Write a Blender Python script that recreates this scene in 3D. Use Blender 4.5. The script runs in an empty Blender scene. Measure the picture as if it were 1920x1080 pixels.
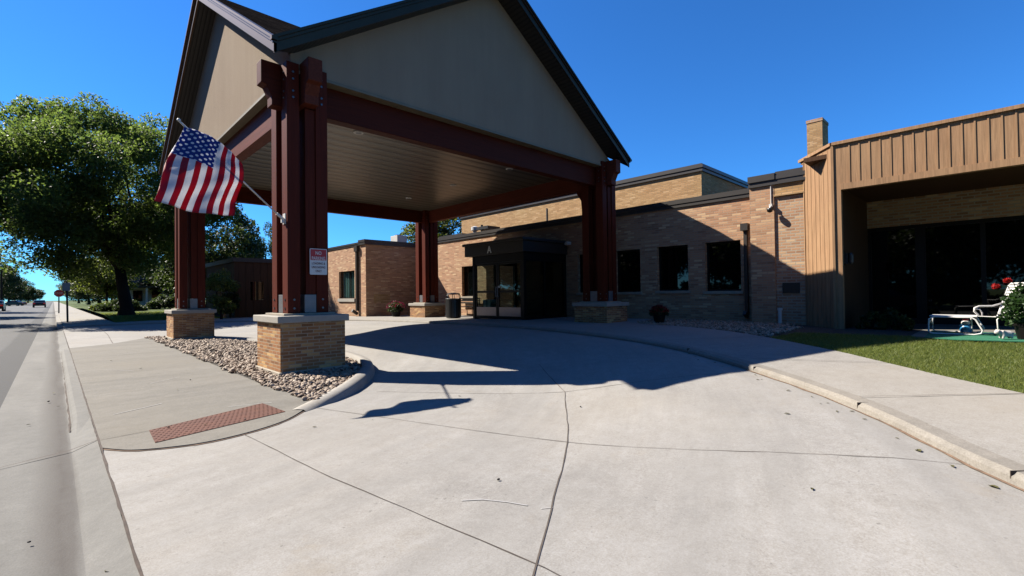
import bpy, bmesh, math, random
import numpy as np
from mathutils import Matrix, Vector
R = math.radians
random.seed(7)
rng = np.random.default_rng(7)
SC = bpy.context.scene
COL = SC.collection

# ------------------------------------------------------------ camera
def cam_axes(yaw, pitch, roll):
    fw = Vector((math.sin(yaw)*math.cos(pitch), math.cos(yaw)*math.cos(pitch), math.sin(pitch)))
    r = Vector((math.cos(yaw), -math.sin(yaw), 0)); d = fw.cross(r)
    c, s = math.cos(roll), math.sin(roll)
    return c*r + s*d, -s*r + c*d, fw
cam = bpy.data.cameras.new('camera'); co = bpy.data.objects.new('camera', cam); COL.objects.link(co)
r_, d_, f_ = cam_axes(R(44.02), R(0.797), R(0.718))
u_ = -d_
co.matrix_world = Matrix(((r_.x, u_.x, -f_.x, 0), (r_.y, u_.y, -f_.y, 0), (r_.z, u_.z, -f_.z, 1.34), (0, 0, 0, 1)))
cam.sensor_width = 36; cam.lens = 36*889.6/1920
cam.clip_start = 0.05; cam.clip_end = 6000
SC.camera = co

# ------------------------------------------------------------ light
SUN = Vector((0.56, -0.905, -1.0)).normalized()          # the way the light travels
el = math.asin(-SUN.z); az = math.atan2(-SUN.x, -SUN.y)  # azimuth of the sun from +Y towards +X
w = bpy.data.worlds.new('World'); SC.world = w; w.use_nodes = True
nt = w.node_tree
sky = nt.nodes.new('ShaderNodeTexSky'); sky.sky_type = 'NISHITA'; sky.sun_disc = False
sky.sun_elevation = el; sky.sun_rotation = az
sky.air_density = 1.0; sky.dust_density = 0.05; sky.ozone_density = 4.0; sky.altitude = 300
bg = nt.nodes['Background']; bg.inputs[1].default_value = 0.046
tint = nt.nodes.new('ShaderNodeMix'); tint.data_type = 'RGBA'; tint.blend_type = 'MULTIPLY'; tint.inputs[0].default_value = 1.0
tint.inputs[7].default_value = (0.30, 0.84, 1.42, 1)      # a deep clear autumn blue
nt.links.new(sky.outputs[0], tint.inputs[6]); nt.links.new(tint.outputs[2], bg.inputs[0])
sl = bpy.data.lights.new('sun', 'SUN'); sl.energy = 5.0; sl.angle = R(0.5); sl.color = (1, 0.93, 0.82)
so = bpy.data.objects.new('sun', sl); COL.objects.link(so)
so.rotation_euler = SUN.to_track_quat('-Z', 'Y').to_euler(); so.location = (-20, 40, 50)
SC.view_settings.view_transform = 'Standard'; SC.view_settings.look = 'None'
SC.view_settings.exposure = 1.56; SC.view_settings.gamma = 1.0
SC.cycles.max_bounces = 6; SC.cycles.diffuse_bounces = 3; SC.cycles.transparent_max_bounces = 12

# ------------------------------------------------------------ materials
ALB = 0.36   # overall reflectance calibration of the palette below
class NT:
    def __init__(s, name):
        s.m = bpy.data.materials.new(name); s.m.use_nodes = True
        s.t = s.m.node_tree; s.b = s.t.nodes['Principled BSDF']; s.out = s.t.nodes['Material Output']
    def n(s, typ, **kw):
        x = s.t.nodes.new(typ)
        for k, v in kw.items(): setattr(x, k, v)
        return x
    def l(s, a, b): s.t.links.new(a, b)
    def pos(s, sc=(1, 1, 1), src='Object'):
        if src == 'World': o = s.n('ShaderNodeNewGeometry').outputs['Position']
        else: o = s.n('ShaderNodeTexCoord').outputs[src]
        mp = s.n('ShaderNodeMapping'); mp.inputs['Scale'].default_value = sc
        s.l(o, mp.inputs[0]); return mp.outputs[0]
    def noise(s, vec, scale, detail=4, rough=0.55, dist=0.0):
        x = s.n('ShaderNodeTexNoise'); x.inputs['Scale'].default_value = scale
        x.inputs['Detail'].default_value = detail; x.inputs['Roughness'].default_value = rough
        x.inputs['Distortion'].default_value = dist
        s.l(vec, x.inputs['Vector']); return x.outputs['Fac']
    def ramp(s, fac, stops, interp='LINEAR'):
        x = s.n('ShaderNodeValToRGB'); x.color_ramp.interpolation = interp
        e = x.color_ramp.elements
        while len(e) > len(stops): e.remove(e[-1])
        while len(e) < len(stops): e.new(0.5)
        for q, (p, c) in zip(e, stops):
            q.position = p; q.color = (*c, 1) if len(c) == 3 else c
        s.l(fac, x.inputs[0]); return x.outputs[0]
    def mix(s, fac, a, b, mode='MIX'):
        x = s.n('ShaderNodeMix', data_type='RGBA', blend_type=mode)
        for sock, v in ((x.inputs[0], fac), (x.inputs[6], a), (x.inputs[7], b)):
            if hasattr(v, 'is_output') or isinstance(v, bpy.types.NodeSocket): s.l(v, sock)
            elif isinstance(v, (int, float)): sock.default_value = v
            else: sock.default_value = (*v, 1)
        return x.outputs[2]
    def math(s, op, a, b=None, c=None, clamp=False):
        x = s.n('ShaderNodeMath', operation=op); x.use_clamp = clamp
        for i, v in enumerate((a, b, c)):
            if v is None: continue
            if isinstance(v, (int, float)): x.inputs[i].default_value = v
            else: s.l(v, x.inputs[i])
        return x.outputs[0]
    def bump(s, h, strength=0.3, dist=0.01):
        x = s.n('ShaderNodeBump'); x.inputs['Strength'].default_value = strength; x.inputs['Distance'].default_value = dist
        s.l(h, x.inputs['Height']); s.l(x.outputs[0], s.b.inputs['Normal'])
    def base(s, c, k=None):
        k = ALB if k is None else k
        if isinstance(c, bpy.types.NodeSocket): s.l(s.mix(1.0, c, (k, k, k), 'MULTIPLY'), s.b.inputs['Base Color'])
        else: s.b.inputs['Base Color'].default_value = (c[0]*k, c[1]*k, c[2]*k, 1)
    def set(s, rough=0.6, metal=0.0, spec=None):
        s.b.inputs['Roughness'].default_value = rough; s.b.inputs['Metallic'].default_value = metal
        if spec is not None: s.b.inputs['Specular IOR Level'].default_value = spec
        return s

def mix3(a, b, t): return tuple(x + (y-x)*t for x, y in zip(a, b))
def scl(c, k): return tuple(min(1.45, x*k) for x in c)

def m_plain(name, c, rough=0.6, metal=0.0, var=0.15, scale=3.0, bump=0.0, bscale=60, spec=None):
    k = NT(name); v = k.pos()
    f = k.noise(v, scale, 6, 0.65)
    k.base(k.ramp(f, [(0.3, scl(c, 1-var)), (0.7, scl(c, 1+var))]))
    if bump: k.bump(k.noise(v, bscale, 3), bump, 0.01)
    k.set(rough, metal, spec); return k.m

def m_concrete(name, c, var=0.12, stain=0.25, stretch=(1, 1, 1), bump=0.25, tracks=False):
    k = NT(name); v = k.pos(src='World'); vs = k.pos(stretch, 'World')
    a = k.noise(vs, 0.55, 5, 0.6, 0.6); b = k.noise(v, 5, 5, 0.7); c3 = k.noise(v, 90, 3, 0.7)
    col = k.ramp(a, [(0.3, scl(c, 1-var)), (0.5, c), (0.72, scl(c, 1+var*0.7))])
    col = k.mix(0.5, col, k.ramp(b, [(0.3, (0.38, 0.38, 0.38)), (0.7, (0.6, 0.6, 0.6))]), 'OVERLAY')
    col = k.mix(0.6, col, k.ramp(c3, [(0.3, (0.33, 0.32, 0.31)), (0.68, (0.64, 0.64, 0.64))]), 'OVERLAY')
    c4 = k.noise(v, 32, 4, 0.75); col = k.mix(0.45, col, k.ramp(c4, [(0.32, (0.34,)*3), (0.66, (0.62,)*3)]), 'OVERLAY')
    st = k.noise(vs, 1.7, 6, 0.75, 1.2)
    col = k.mix(k.ramp(st, [(0.53, (0, 0, 0)), (0.75, (stain,)*3)]), col, scl(c, 0.55))
    sp = k.noise(v, 24, 2, 0.5)
    col = k.mix(k.ramp(sp, [(0.70, (0, 0, 0)), (0.74, (0.55,)*3)]), col, scl(c, 0.4))
    wm = k.noise(k.pos(src='World'), 0.23, 3, 0.5)
    col = k.mix(k.ramp(wm, [(0.45, (0, 0, 0)), (0.65, (0.45,)*3)]), col, (c[0]*1.0, c[1]*0.94, c[2]*0.84))
    br_ = k.noise(v, 1.3, 5, 0.72, 0.8)
    col = k.mix(k.ramp(br_, [(0.60, (0, 0, 0)), (0.74, (0.55,)*3)]), col, (c[0]*0.86, c[1]*0.76, c[2]*0.62))
    if tracks:      # tyre wear that follows the sweep of the drive
        sp_ = k.n('ShaderNodeSeparateXYZ'); k.l(k.n('ShaderNodeNewGeometry').outputs['Position'], sp_.inputs[0])
        dx = k.math('ADD', sp_.outputs[0], 1.5); dy = k.math('SUBTRACT', sp_.outputs[1], 14.0)
        rr = k.math('SQRT', k.math('ADD', k.math('MULTIPLY', dx, dx), k.math('MULTIPLY', dy, dy))); an = k.math('ARCTAN2', dy, dx)
        cb = k.n('ShaderNodeCombineXYZ'); k.l(k.math('MULTIPLY', rr, 1.3), cb.inputs[0]); k.l(k.math('MULTIPLY', an, 1.6), cb.inputs[1])
        tn = k.noise(cb.outputs[0], 1.0, 6, 0.7)
        col = k.mix(k.ramp(tn, [(0.42, (0, 0, 0)), (0.62, (0.55,)*3)]), col, scl(c, 0.80))
        t2 = k.noise(cb.outputs[0], 5.0, 4, 0.7); col = k.mix(0.25, col, k.ramp(t2, [(0.3, (0.36,)*3), (0.7, (0.62,)*3)]), 'OVERLAY')
    k.base(col); k.bump(k.math('ADD', c3, k.math('MULTIPLY', b, 0.6)), bump, 0.006); k.set(0.85, 0, 0.25); return k.m

def m_brick(name, stops, mortar, bw=0.21, rh=0.067, ms=0.008, bump=0.5):
    k = NT(name); uv = k.n('ShaderNodeTexCoord').outputs['UV']
    br = k.n('ShaderNodeTexBrick'); br.offset = 0.5; br.squash = 1.0
    br.inputs['Color1'].default_value = (0, 0, 0, 1); br.inputs['Color2'].default_value = (1, 1, 1, 1)
    br.inputs['Mortar'].default_value = (0.5, 0.5, 0.5, 1)
    for n_, v_ in (('Scale', 1), ('Mortar Size', ms), ('Mortar Smooth', 0.15), ('Bias', 0), ('Brick Width', bw), ('Row Height', rh)):
        br.inputs[n_].default_value = v_
    k.l(uv, br.inputs['Vector'])
    col = k.ramp(br.outputs['Color'], stops, 'LINEAR')
    mp = k.n('ShaderNodeMapping'); k.l(uv, mp.inputs[0])
    n1 = k.noise(mp.outputs[0], 45, 4, 0.7); n2 = k.noise(mp.outputs[0], 0.6, 4, 0.6)
    col = k.mix(0.55, col, k.ramp(n1, [(0.3, (0.34,)*3), (0.7, (0.64,)*3)]), 'OVERLAY')
    col = k.mix(0.35, col, k.ramp(n2, [(0.3, (0.36,)*3), (0.7, (0.62,)*3)]), 'OVERLAY')
    col = k.mix(br.outputs['Fac'], col, mortar)
    k.base(col)
    h = k.math('SUBTRACT', k.math('MULTIPLY', n1, 0.3), br.outputs['Fac'])
    k.bump(h, bump, 0.006); k.set(0.85, 0, 0.2); return k.m

def m_wood(name, c, rough=0.6, axis='Z'):
    k = NT(name)
    st = {'X': (0.6, 14, 14), 'Y': (14, 0.6, 14), 'Z': (14, 14, 0.6)}[axis]
    v = k.pos(st); f = k.noise(v, 1.6, 8, 0.7, 1.0); g = k.noise(k.pos(), 1.2, 3)
    col = k.ramp(f, [(0.25, scl(c, 0.6)), (0.5, c), (0.75, scl(c, 1.35))])
    col = k.mix(0.4, col, k.ramp(g, [(0.3, (0.4,)*3), (0.7, (0.58,)*3)]), 'OVERLAY')
    k.base(col); k.bump(f, 0.35, 0.004); k.set(rough, 0, 0.1); return k.m

def m_leaf(name, c1, c2, trans=0.35):
    k = NT(name)
    g = k.n('ShaderNodeNewGeometry')
    big = k.noise(k.pos(src='World'), 0.45, 3)
    f = k.math('ADD', k.math('MULTIPLY', g.outputs['Random Per Island'], 0.6), k.math('MULTIPLY', big, 0.55))
    col = k.ramp(f, [(0.15, c1), (0.85, c2)])
    k.base(col); k.set(0.55, 0, 0.3)
    tr = k.n('ShaderNodeBsdfTranslucent'); k.l(col, tr.inputs[0])
    mx = k.n('ShaderNodeMixShader'); mx.inputs[0].default_value = trans
    k.l(k.b.outputs[0], mx.inputs[1]); k.l(tr.outputs[0], mx.inputs[2]); k.l(mx.outputs[0], k.out.inputs[0])
    return k.m

def m_island(name, stops, rough=0.7, bumpscale=0):
    k = NT(name); g = k.n('ShaderNodeNewGeometry')
    col = k.ramp(g.outputs['Random Per Island'], stops)
    n = k.noise(k.pos(src='World'), 40, 3, 0.7)
    col = k.mix(0.4, col, k.ramp(n, [(0.3, (0.38,)*3), (0.7, (0.6,)*3)]), 'OVERLAY')
    k.base(col); k.set(rough, 0, 0.35)
    if bumpscale: k.bump(k.noise(k.pos(src='World'), bumpscale, 3), 0.3, 0.004)
    return k.m

M = {}
M['drive'] = m_concrete('drive_concrete', (0.58, 0.555, 0.52), 0.12, 0.22, tracks=True)
M['walk'] = m_concrete('walk_concrete', (0.56, 0.53, 0.485), 0.10, 0.2)
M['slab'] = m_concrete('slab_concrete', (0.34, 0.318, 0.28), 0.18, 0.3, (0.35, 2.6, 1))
M['kerb'] = m_concrete('kerb_concrete', (0.49, 0.45, 0.395), 0.2, 0.6)
M['cap'] = m_plain('limestone_cap', (0.60, 0.55, 0.47), 0.8, 0, 0.1, 6, 0.2, 80)
M['capd'] = m_plain('limestone_base', (0.62, 0.54, 0.42), 0.8, 0, 0.14, 6, 0.2, 80)
BR = [(0.0, (0.13, 0.068, 0.04)), (0.22, (0.23, 0.115, 0.065)), (0.42, (0.31, 0.175, 0.095)), (0.6, (0.26, 0.125, 0.07)),
      (0.78, (0.36, 0.225, 0.12)), (0.9, (0.45, 0.33, 0.19)), (1.0, (0.55, 0.43, 0.27))]
BW = [(0.0, (0.22, 0.115, 0.07)), (0.25, (0.33, 0.185, 0.115)), (0.5, (0.40, 0.24, 0.15)), (0.72, (0.36, 0.20, 0.125)), (0.88, (0.48, 0.33, 0.21)), (1.0, (0.60, 0.46, 0.31))]
BP = [(0.0, (0.36, 0.235, 0.115)), (0.5, (0.45, 0.305, 0.155)), (0.85, (0.50, 0.35, 0.19)), (1.0, (0.56, 0.41, 0.25))]
BR = [(p, mix3((c[0]*2.2, c[1]*1.8, c[2]*1.25), (0.70, 0.40, 0.19), 0.18)) for p, c in BR]
M['brick_ped'] = m_brick('pedestal_brick', BR, (0.70, 0.54, 0.36), 0.20, 0.056, 0.007)
BW = [(p, mix3((c[0]*2.5, c[1]*2.35, c[2]*2.1), (0.70, 0.42, 0.25), 0.40)) for p, c in BW]; BP = [(p, (c[0]*1.75, c[1]*1.55, c[2]*1.35)) for p, c in BP]
M['brick'] = m_brick('wall_brick', BW, (0.66, 0.50, 0.36), 0.26, 0.067, 0.008)
M['brick_old'] = m_brick('pier_brick', [(p, scl(c, 0.95)) for p, c in BW], (0.72, 0.60, 0.46), 0.22, 0.075, 0.013)
M['brick_tan'] = m_brick('upper_brick', BP, (0.50, 0.38, 0.24), 0.26, 0.067, 0.007)
def m_stucco():
    k = NT('stucco'); c = (0.57, 0.455, 0.345); a = k.noise(k.pos((2.2, 2.2, 0.16), 'World'), 1.6, 6, 0.7); b = k.noise(k.pos(src='World'), 0.7, 4); d = k.noise(k.pos(src='World'), 130, 3, 0.7)
    col = k.ramp(a, [(0.3, scl(c, 0.95)), (0.65, scl(c, 1.03))]); col = k.mix(0.3, col, k.ramp(b, [(0.3, (0.4,)*3), (0.7, (0.58,)*3)]), 'OVERLAY'); col = k.mix(0.3, col, k.ramp(d, [(0.3, (0.36,)*3), (0.7, (0.62,)*3)]), 'OVERLAY')
    k.base(col); k.bump(d, 0.6, 0.006); k.set(1.0, 0, 0.03); return k.m
M['stucco'] = m_stucco()
M['trim_tan'] = m_plain('tan_trim', (0.33, 0.27, 0.17), 0.6)
M['timber_z'] = m_wood('timber_post', (0.175, 0.027, 0.010), 0.6, 'Z')
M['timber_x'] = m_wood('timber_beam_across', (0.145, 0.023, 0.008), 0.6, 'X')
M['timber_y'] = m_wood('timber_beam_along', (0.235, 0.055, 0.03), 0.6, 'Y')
M['bronze'] = m_plain('bronze_metal', (0.045, 0.034, 0.027), 0.5, 0.0, 0.12, 2, spec=0.4)
M['bronze_l'] = m_plain('bronze_flashing', (0.10, 0.088, 0.08), 0.4, 0.3, 0.12, 2)
M['dark'] = m_plain('dark_frame', (0.010, 0.008, 0.007), 0.5, spec=0.2)
M['black'] = m_plain('black_metal', (0.012, 0.012, 0.012), 0.45)
M['steel'] = m_plain('galvanised_steel', (0.36, 0.37, 0.39), 0.5, 0.5, 0.15, 8)
M['kick'] = m_plain('kick_plate_reflection_tint', (0.62, 0.52, 0.52), 0.35, 0.5, 0.08, 4)  # pale pink base colour stands in for the sunlit drive's reflection
M['bolt'] = m_plain('bolt_steel', (0.28, 0.28, 0.30), 0.4, 0.8)
M['white'] = m_plain('white_enamel', (1.3, 1.24, 1.18), 0.4, 0, 0.05)
M['whitem'] = m_plain('white_metal', (1.15, 1.12, 1.06), 0.4, 0, 0.06)
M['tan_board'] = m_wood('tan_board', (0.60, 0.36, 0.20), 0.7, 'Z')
M['tan_shaded'] = m_wood('tan_board_shaded', (0.15, 0.075, 0.04), 0.7, 'Z')  # the same tan board with its shade darkened into the colour
M['sign_red'] = m_plain('sign_red', (0.85, 0.014, 0.02), 0.45, 0, 0.06)
M['letter'] = m_plain('white_letter', (1.35, 1.32, 1.25), 0.5, 0, 0.05)
M['letter_red'] = m_plain('dark_red_letter', (0.16, 0.01, 0.03), 0.5, 0, 0.05)
M['copper'] = m_plain('brown_downspout', (0.06, 0.047, 0.04), 0.45, 0.2)
M['carpet'] = m_plain('green_turf_mat', (0.02, 0.27, 0.13), 0.95, 0, 0.2, 8, 0.6, 200)
M['bark'] = m_wood('bark', (0.055, 0.042, 0.032), 0.95, 'Z')
M['soil'] = m_plain('soil', (0.05, 0.036, 0.025), 0.95, 0, 0.3, 8, 0.5, 50)
M['leaf_locust'] = m_leaf('locust_leaf', (0.045, 0.09, 0.018), (0.165, 0.225, 0.042), 0.58)
M['leaf_dark'] = m_leaf('dark_leaf', (0.025, 0.05, 0.012), (0.10, 0.14, 0.028), 0.3)
M['leaf_mid'] = m_leaf('mid_leaf', (0.05, 0.08, 0.012), (0.20, 0.24, 0.035), 0.4)
M['leaf_geranium'] = m_leaf('geranium_leaf', (0.018, 0.055, 0.012), (0.07, 0.15, 0.03), 0.3)
M['petal_red'] = m_leaf('red_petal', (0.55, 0.008, 0.008), (0.75, 0.02, 0.015), 0.2)
M['petal_dim'] = m_leaf('dark_red_petal', (0.25, 0.008, 0.008), (0.4, 0.012, 0.012), 0.2)
M['petal_pink'] = m_leaf('pink_petal', (0.22, 0.01, 0.05), (0.48, 0.03, 0.10), 0.2)
M['rock'] = m_island('river_rock', [(0, (0.26, 0.17, 0.12)), (0.25, (0.46, 0.33, 0.23)), (0.5, (0.62, 0.46, 0.33)), (0.72, (0.55, 0.42, 0.31)), (0.88, (0.66, 0.52, 0.39)), (1, (0.80, 0.67, 0.53))], 0.7, 30)
M['dead_leaf'] = m_island('dry_leaf', [(0, (0.12, 0.10, 0.03)), (0.4, (0.14, 0.13, 0.035)), (0.7, (0.20, 0.10, 0.04)), (1, (0.08, 0.05, 0.03))], 0.8)
M['pebble'] = m_island('pebble', [(0, (0.10, 0.07, 0.05)), (0.5, (0.05, 0.04, 0.035)), (1, (0.30, 0.24, 0.18))], 0.8)
M['joint'] = m_plain('joint_filler', (0.16, 0.125, 0.10), 0.95, 0, 0.3, 9)
M['jointd'] = m_plain('joint_dirt', (0.12, 0.085, 0.065), 0.95, 0, 0.4, 7)

def m_asphalt():
    k = NT('asphalt'); v = k.pos(src='World')
    a = k.noise(k.pos((1, 0.15, 1), 'World'), 0.9, 5); b = k.noise(v, 120, 2)
    col = k.ramp(a, [(0.3, (0.12, 0.12, 0.125)), (0.7, (0.17, 0.165, 0.165))])
    col = k.mix(0.5, col, k.ramp(b, [(0.3, (0.3,)*3), (0.7, (0.66,)*3)]), 'OVERLAY')
    sx = k.n('ShaderNodeSeparateXYZ'); k.l(k.n('ShaderNodeNewGeometry').outputs['Position'], sx.inputs[0])
    edge = k.ramp(k.math('ADD', k.math('MULTIPLY_ADD', sx.outputs[0], 1.0, 1.35), k.math('MULTIPLY', k.math('SUBTRACT', a, 0.5), 0.3)), [(0.28, (0, 0, 0)), (0.36, (0.75,)*3)])
    col = k.mix(edge, col, (0.055, 0.055, 0.058))
    k.base(col); k.bump(b, 0.4, 0.006); k.set(0.85, 0, 0.3); return k.m
M['asphalt'] = m_asphalt()

def m_gutter():
    k = NT('gutter_concrete'); v = k.pos(src='World'); c = (0.315, 0.303, 0.28)
    a = k.noise(k.pos((1.5, 0.35, 1), 'World'), 1.2, 5); b = k.noise(v, 8, 5, 0.7); d = k.noise(v, 90, 2)
    col = k.ramp(a, [(0.3, scl(c, 0.85)), (0.7, scl(c, 1.12))])
    col = k.mix(0.5, col, k.ramp(b, [(0.3, (0.38,)*3), (0.7, (0.6,)*3)]), 'OVERLAY')
    col = k.mix(0.35, col, k.ramp(d, [(0.3, (0.36,)*3), (0.7, (0.62,)*3)]), 'OVERLAY')
    sx = k.n('ShaderNodeSeparateXYZ'); k.l(k.n('ShaderNodeNewGeometry').outputs['Position'], sx.inputs[0])
    x = k.math('ADD', sx.outputs[0], k.math('MULTIPLY', k.math('SUBTRACT', a, 0.5), 0.22))
    band = k.ramp(k.math('ADD', x, 0.5), [(0.36, (0, 0, 0)), (0.545, (0.9,)*3), (0.60, (0.75,)*3), (0.645, (0, 0, 0))])
    col = k.mix(k.math('MULTIPLY', band, k.math('MULTIPLY_ADD', b, 0.8, 0.35), clamp=True), col, (0.085, 0.065, 0.055))
    k.base(col); k.bump(d, 0.3, 0.005); k.set(0.85, 0, 0.25); return k.m
M['gutter'] = m_gutter()

def m_shingle():
    k = NT('dark_shingle'); uv = k.n('ShaderNodeTexCoord').outputs['UV']
    br = k.n('ShaderNodeTexBrick'); br.offset = 0.37
    br.inputs['Color1'].default_value = (0.018, 0.016, 0.016, 1); br.inputs['Color2'].default_value = (0.05, 0.042, 0.038, 1)
    br.inputs['Mortar'].default_value = (0.008, 0.008, 0.008, 1)
    for n_, v_ in (('Scale', 1), ('Mortar Size', 0.008), ('Brick Width', 0.25), ('Row Height', 0.14)): br.inputs[n_].default_value = v_
    k.l(uv, br.inputs['Vector']); n = k.noise(uv, 30, 4)
    k.base(k.mix(0.6, br.outputs['Color'], k.ramp(n, [(0.3, (0.3,)*3), (0.7, (0.68,)*3)]), 'OVERLAY'))
    k.bump(k.math('SUBTRACT', n, br.outputs['Fac']), 0.6, 0.01); k.set(1.0, 0, 0.0); return k.m
M['shingle'] = m_shingle()

def m_ribbed(name, c, axis, pitch, rough=0.5, depth=0.4):
    k = NT(name); s = k.n('ShaderNodeSeparateXYZ'); k.l(k.pos(src='World'), s.inputs[0])
    f = k.math('FRACT', k.math('DIVIDE', s.outputs['XYZ'.index(axis)], pitch))
    g = k.ramp(f, [(0.0, (0.2,)*3), (0.14, (0.45,)*3), (0.3, (0.9,)*3), (0.5, (1,)*3), (0.8, (0.85,)*3), (0.9, (0.5,)*3), (1.0, (0.2,)*3)])
    col = k.mix(1.0, c, g, 'MULTIPLY'); k.base(col); k.bump(g, depth, 0.01); k.set(rough, 0, 0.4); return k.m
M['ceiling'] = m_ribbed('ribbed_ceiling', (0.24, 0.205, 0.15), 'Y', 0.42, 0.35, 1.0)
M['soffit'] = m_ribbed('vented_soffit', (0.06, 0.05, 0.043), 'X', 0.09, 0.5)
M['fascia'] = m_plain('bronze_fascia', (0.20, 0.125, 0.08), 0.42, 1.0, 0.08, 2)
M['soffit2'] = M['soffit']

def m_grass(name, c1, c2, sc=1.0):
    k = NT(name); v = k.pos(src='World')
    a = k.noise(v, 0.5*sc, 5, 0.7); b = k.noise(v, 14*sc, 4, 0.7); d = k.noise(v, 70, 2)
    col = k.ramp(k.math('ADD', k.math('MULTIPLY', a, 0.6), k.math('MULTIPLY', b, 0.4)), [(0.3, c1), (0.62, c2), (0.78, (c2[0]*1.25, c2[1]*0.95, c2[2]*1.3))])
    col = k.mix(0.6, col, k.ramp(d, [(0.3, (0.3,)*3), (0.7, (0.66,)*3)]), 'OVERLAY')
    k.base(col); k.bump(k.math('ADD', b, d), 0.8, 0.03); k.set(0.9, 0, 0.15); return k.m
M['grass'] = m_grass('lawn_grass', (0.10, 0.15, 0.022), (0.23, 0.25, 0.05))
M['grass_far'] = m_grass('far_lawn_grass', (0.08, 0.13, 0.018), (0.15, 0.21, 0.03))
M['blade'] = m_leaf('grass_blade', (0.08, 0.16, 0.02), (0.33, 0.36, 0.08), 0.4)

def m_glass(name, c=(0.004, 0.005, 0.005), rough=0.02, ior=1.5):
    k = NT(name); k.base(c); k.set(rough, 0, 0.5); k.b.inputs['IOR'].default_value = ior; return k.m
M['glass'] = m_glass('dark_glass')
def m_clear(name, tint=(0.75, 0.8, 0.78)):
    k = NT(name); tr = k.n('ShaderNodeBsdfTransparent'); tr.inputs[0].default_value = (*tint, 1)
    gl = k.n('ShaderNodeBsdfGlossy'); gl.inputs['Roughness'].default_value = 0.01
    lw = k.n('ShaderNodeLayerWeight'); lw.inputs[0].default_value = 0.5
    fr = k.n('ShaderNodeMath', operation='MULTIPLY_ADD'); k.l(k.math('POWER', lw.outputs['Facing'], 4.0), fr.inputs[0]); fr.inputs[1].default_value = 0.9; fr.inputs[2].default_value = 0.05
    mx = k.n('ShaderNodeMixShader'); k.l(fr.outputs[0], mx.inputs[0]); k.l(tr.outputs[0], mx.inputs[1]); k.l(gl.outputs[0], mx.inputs[2])
    k.l(mx.outputs[0], k.out.inputs[0]); return k.m
M['clear'] = m_clear('clear_glass'); M['tinted'] = m_clear('tinted_glass', (0.35, 0.38, 0.36))
M['curtain'] = m_ribbed('teal_curtain', (0.75, 1.2, 1.15), 'Y', 0.24, 0.8, 0.8)

def m_tactile():
    k = NT('rust_tactile'); v = k.pos(src='World')
    a = k.noise(v, 5, 5, 0.7); b = k.noise(v, 60, 3)
    col = k.ramp(a, [(0.3, (0.15, 0.036, 0.014)), (0.7, (0.23, 0.062, 0.025))])
    k.base(k.mix(0.4, col, k.ramp(b, [(0.3, (0.36,)*3), (0.7, (0.62,)*3)]), 'OVERLAY')); k.set(0.85, 0.1); return k.m
M['tactile'] = m_tactile()

def m_flag():
    k = NT('flag_cloth'); s = k.n('ShaderNodeSeparateXYZ'); k.l(k.n('ShaderNodeTexCoord').outputs['UV'], s.inputs[0])
    u, v = s.outputs[0], s.outputs[1]           # u along the fly, v across the hoist from the canton side
    st = k.math('GREATER_THAN', k.math('FRACT', k.math('MULTIPLY', v, 6.5)), 0.5)
    col = k.mix(st, (0.42, 0.010, 0.018), (0.70, 0.69, 0.70))
    cu = k.math('MULTIPLY', u, 11/0.40*0.5); cv = k.math('MULTIPLY', v, 9/0.5385*0.5)
    def dots(ou, ov):
        du = k.math('SUBTRACT', k.math('FRACT', k.math('ADD', cu, ou)), 0.5)
        dv = k.math('SUBTRACT', k.math('FRACT', k.math('ADD', cv, ov)), 0.5)
        r2 = k.math('ADD', k.math('MULTIPLY', du, du), k.math('MULTIPLY', dv, dv))
        return k.math('LESS_THAN', r2, 0.035)
    star = k.math('MAXIMUM', dots(0.0, 0.0), dots(0.5, 0.5))
    can = k.mix(star, (0.03, 0.05, 0.24), (0.70, 0.70, 0.72))
    isc = k.math('MULTIPLY', k.math('LESS_THAN', u, 0.40), k.math('LESS_THAN', v, 7/13))
    col = k.mix(isc, col, can); k.base(col, 0.72); k.set(0.55, 0, 0.3)
    tr = k.n('ShaderNodeBsdfTranslucent'); k.l(col, tr.inputs[0])
    mx = k.n('ShaderNodeMixShader'); mx.inputs[0].default_value = 0.45
    k.l(k.b.outputs[0], mx.inputs[1]); k.l(tr.outputs[0], mx.inputs[2]); k.l(mx.outputs[0], k.out.inputs[0]); return k.m
M['flag'] = m_flag()

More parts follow.
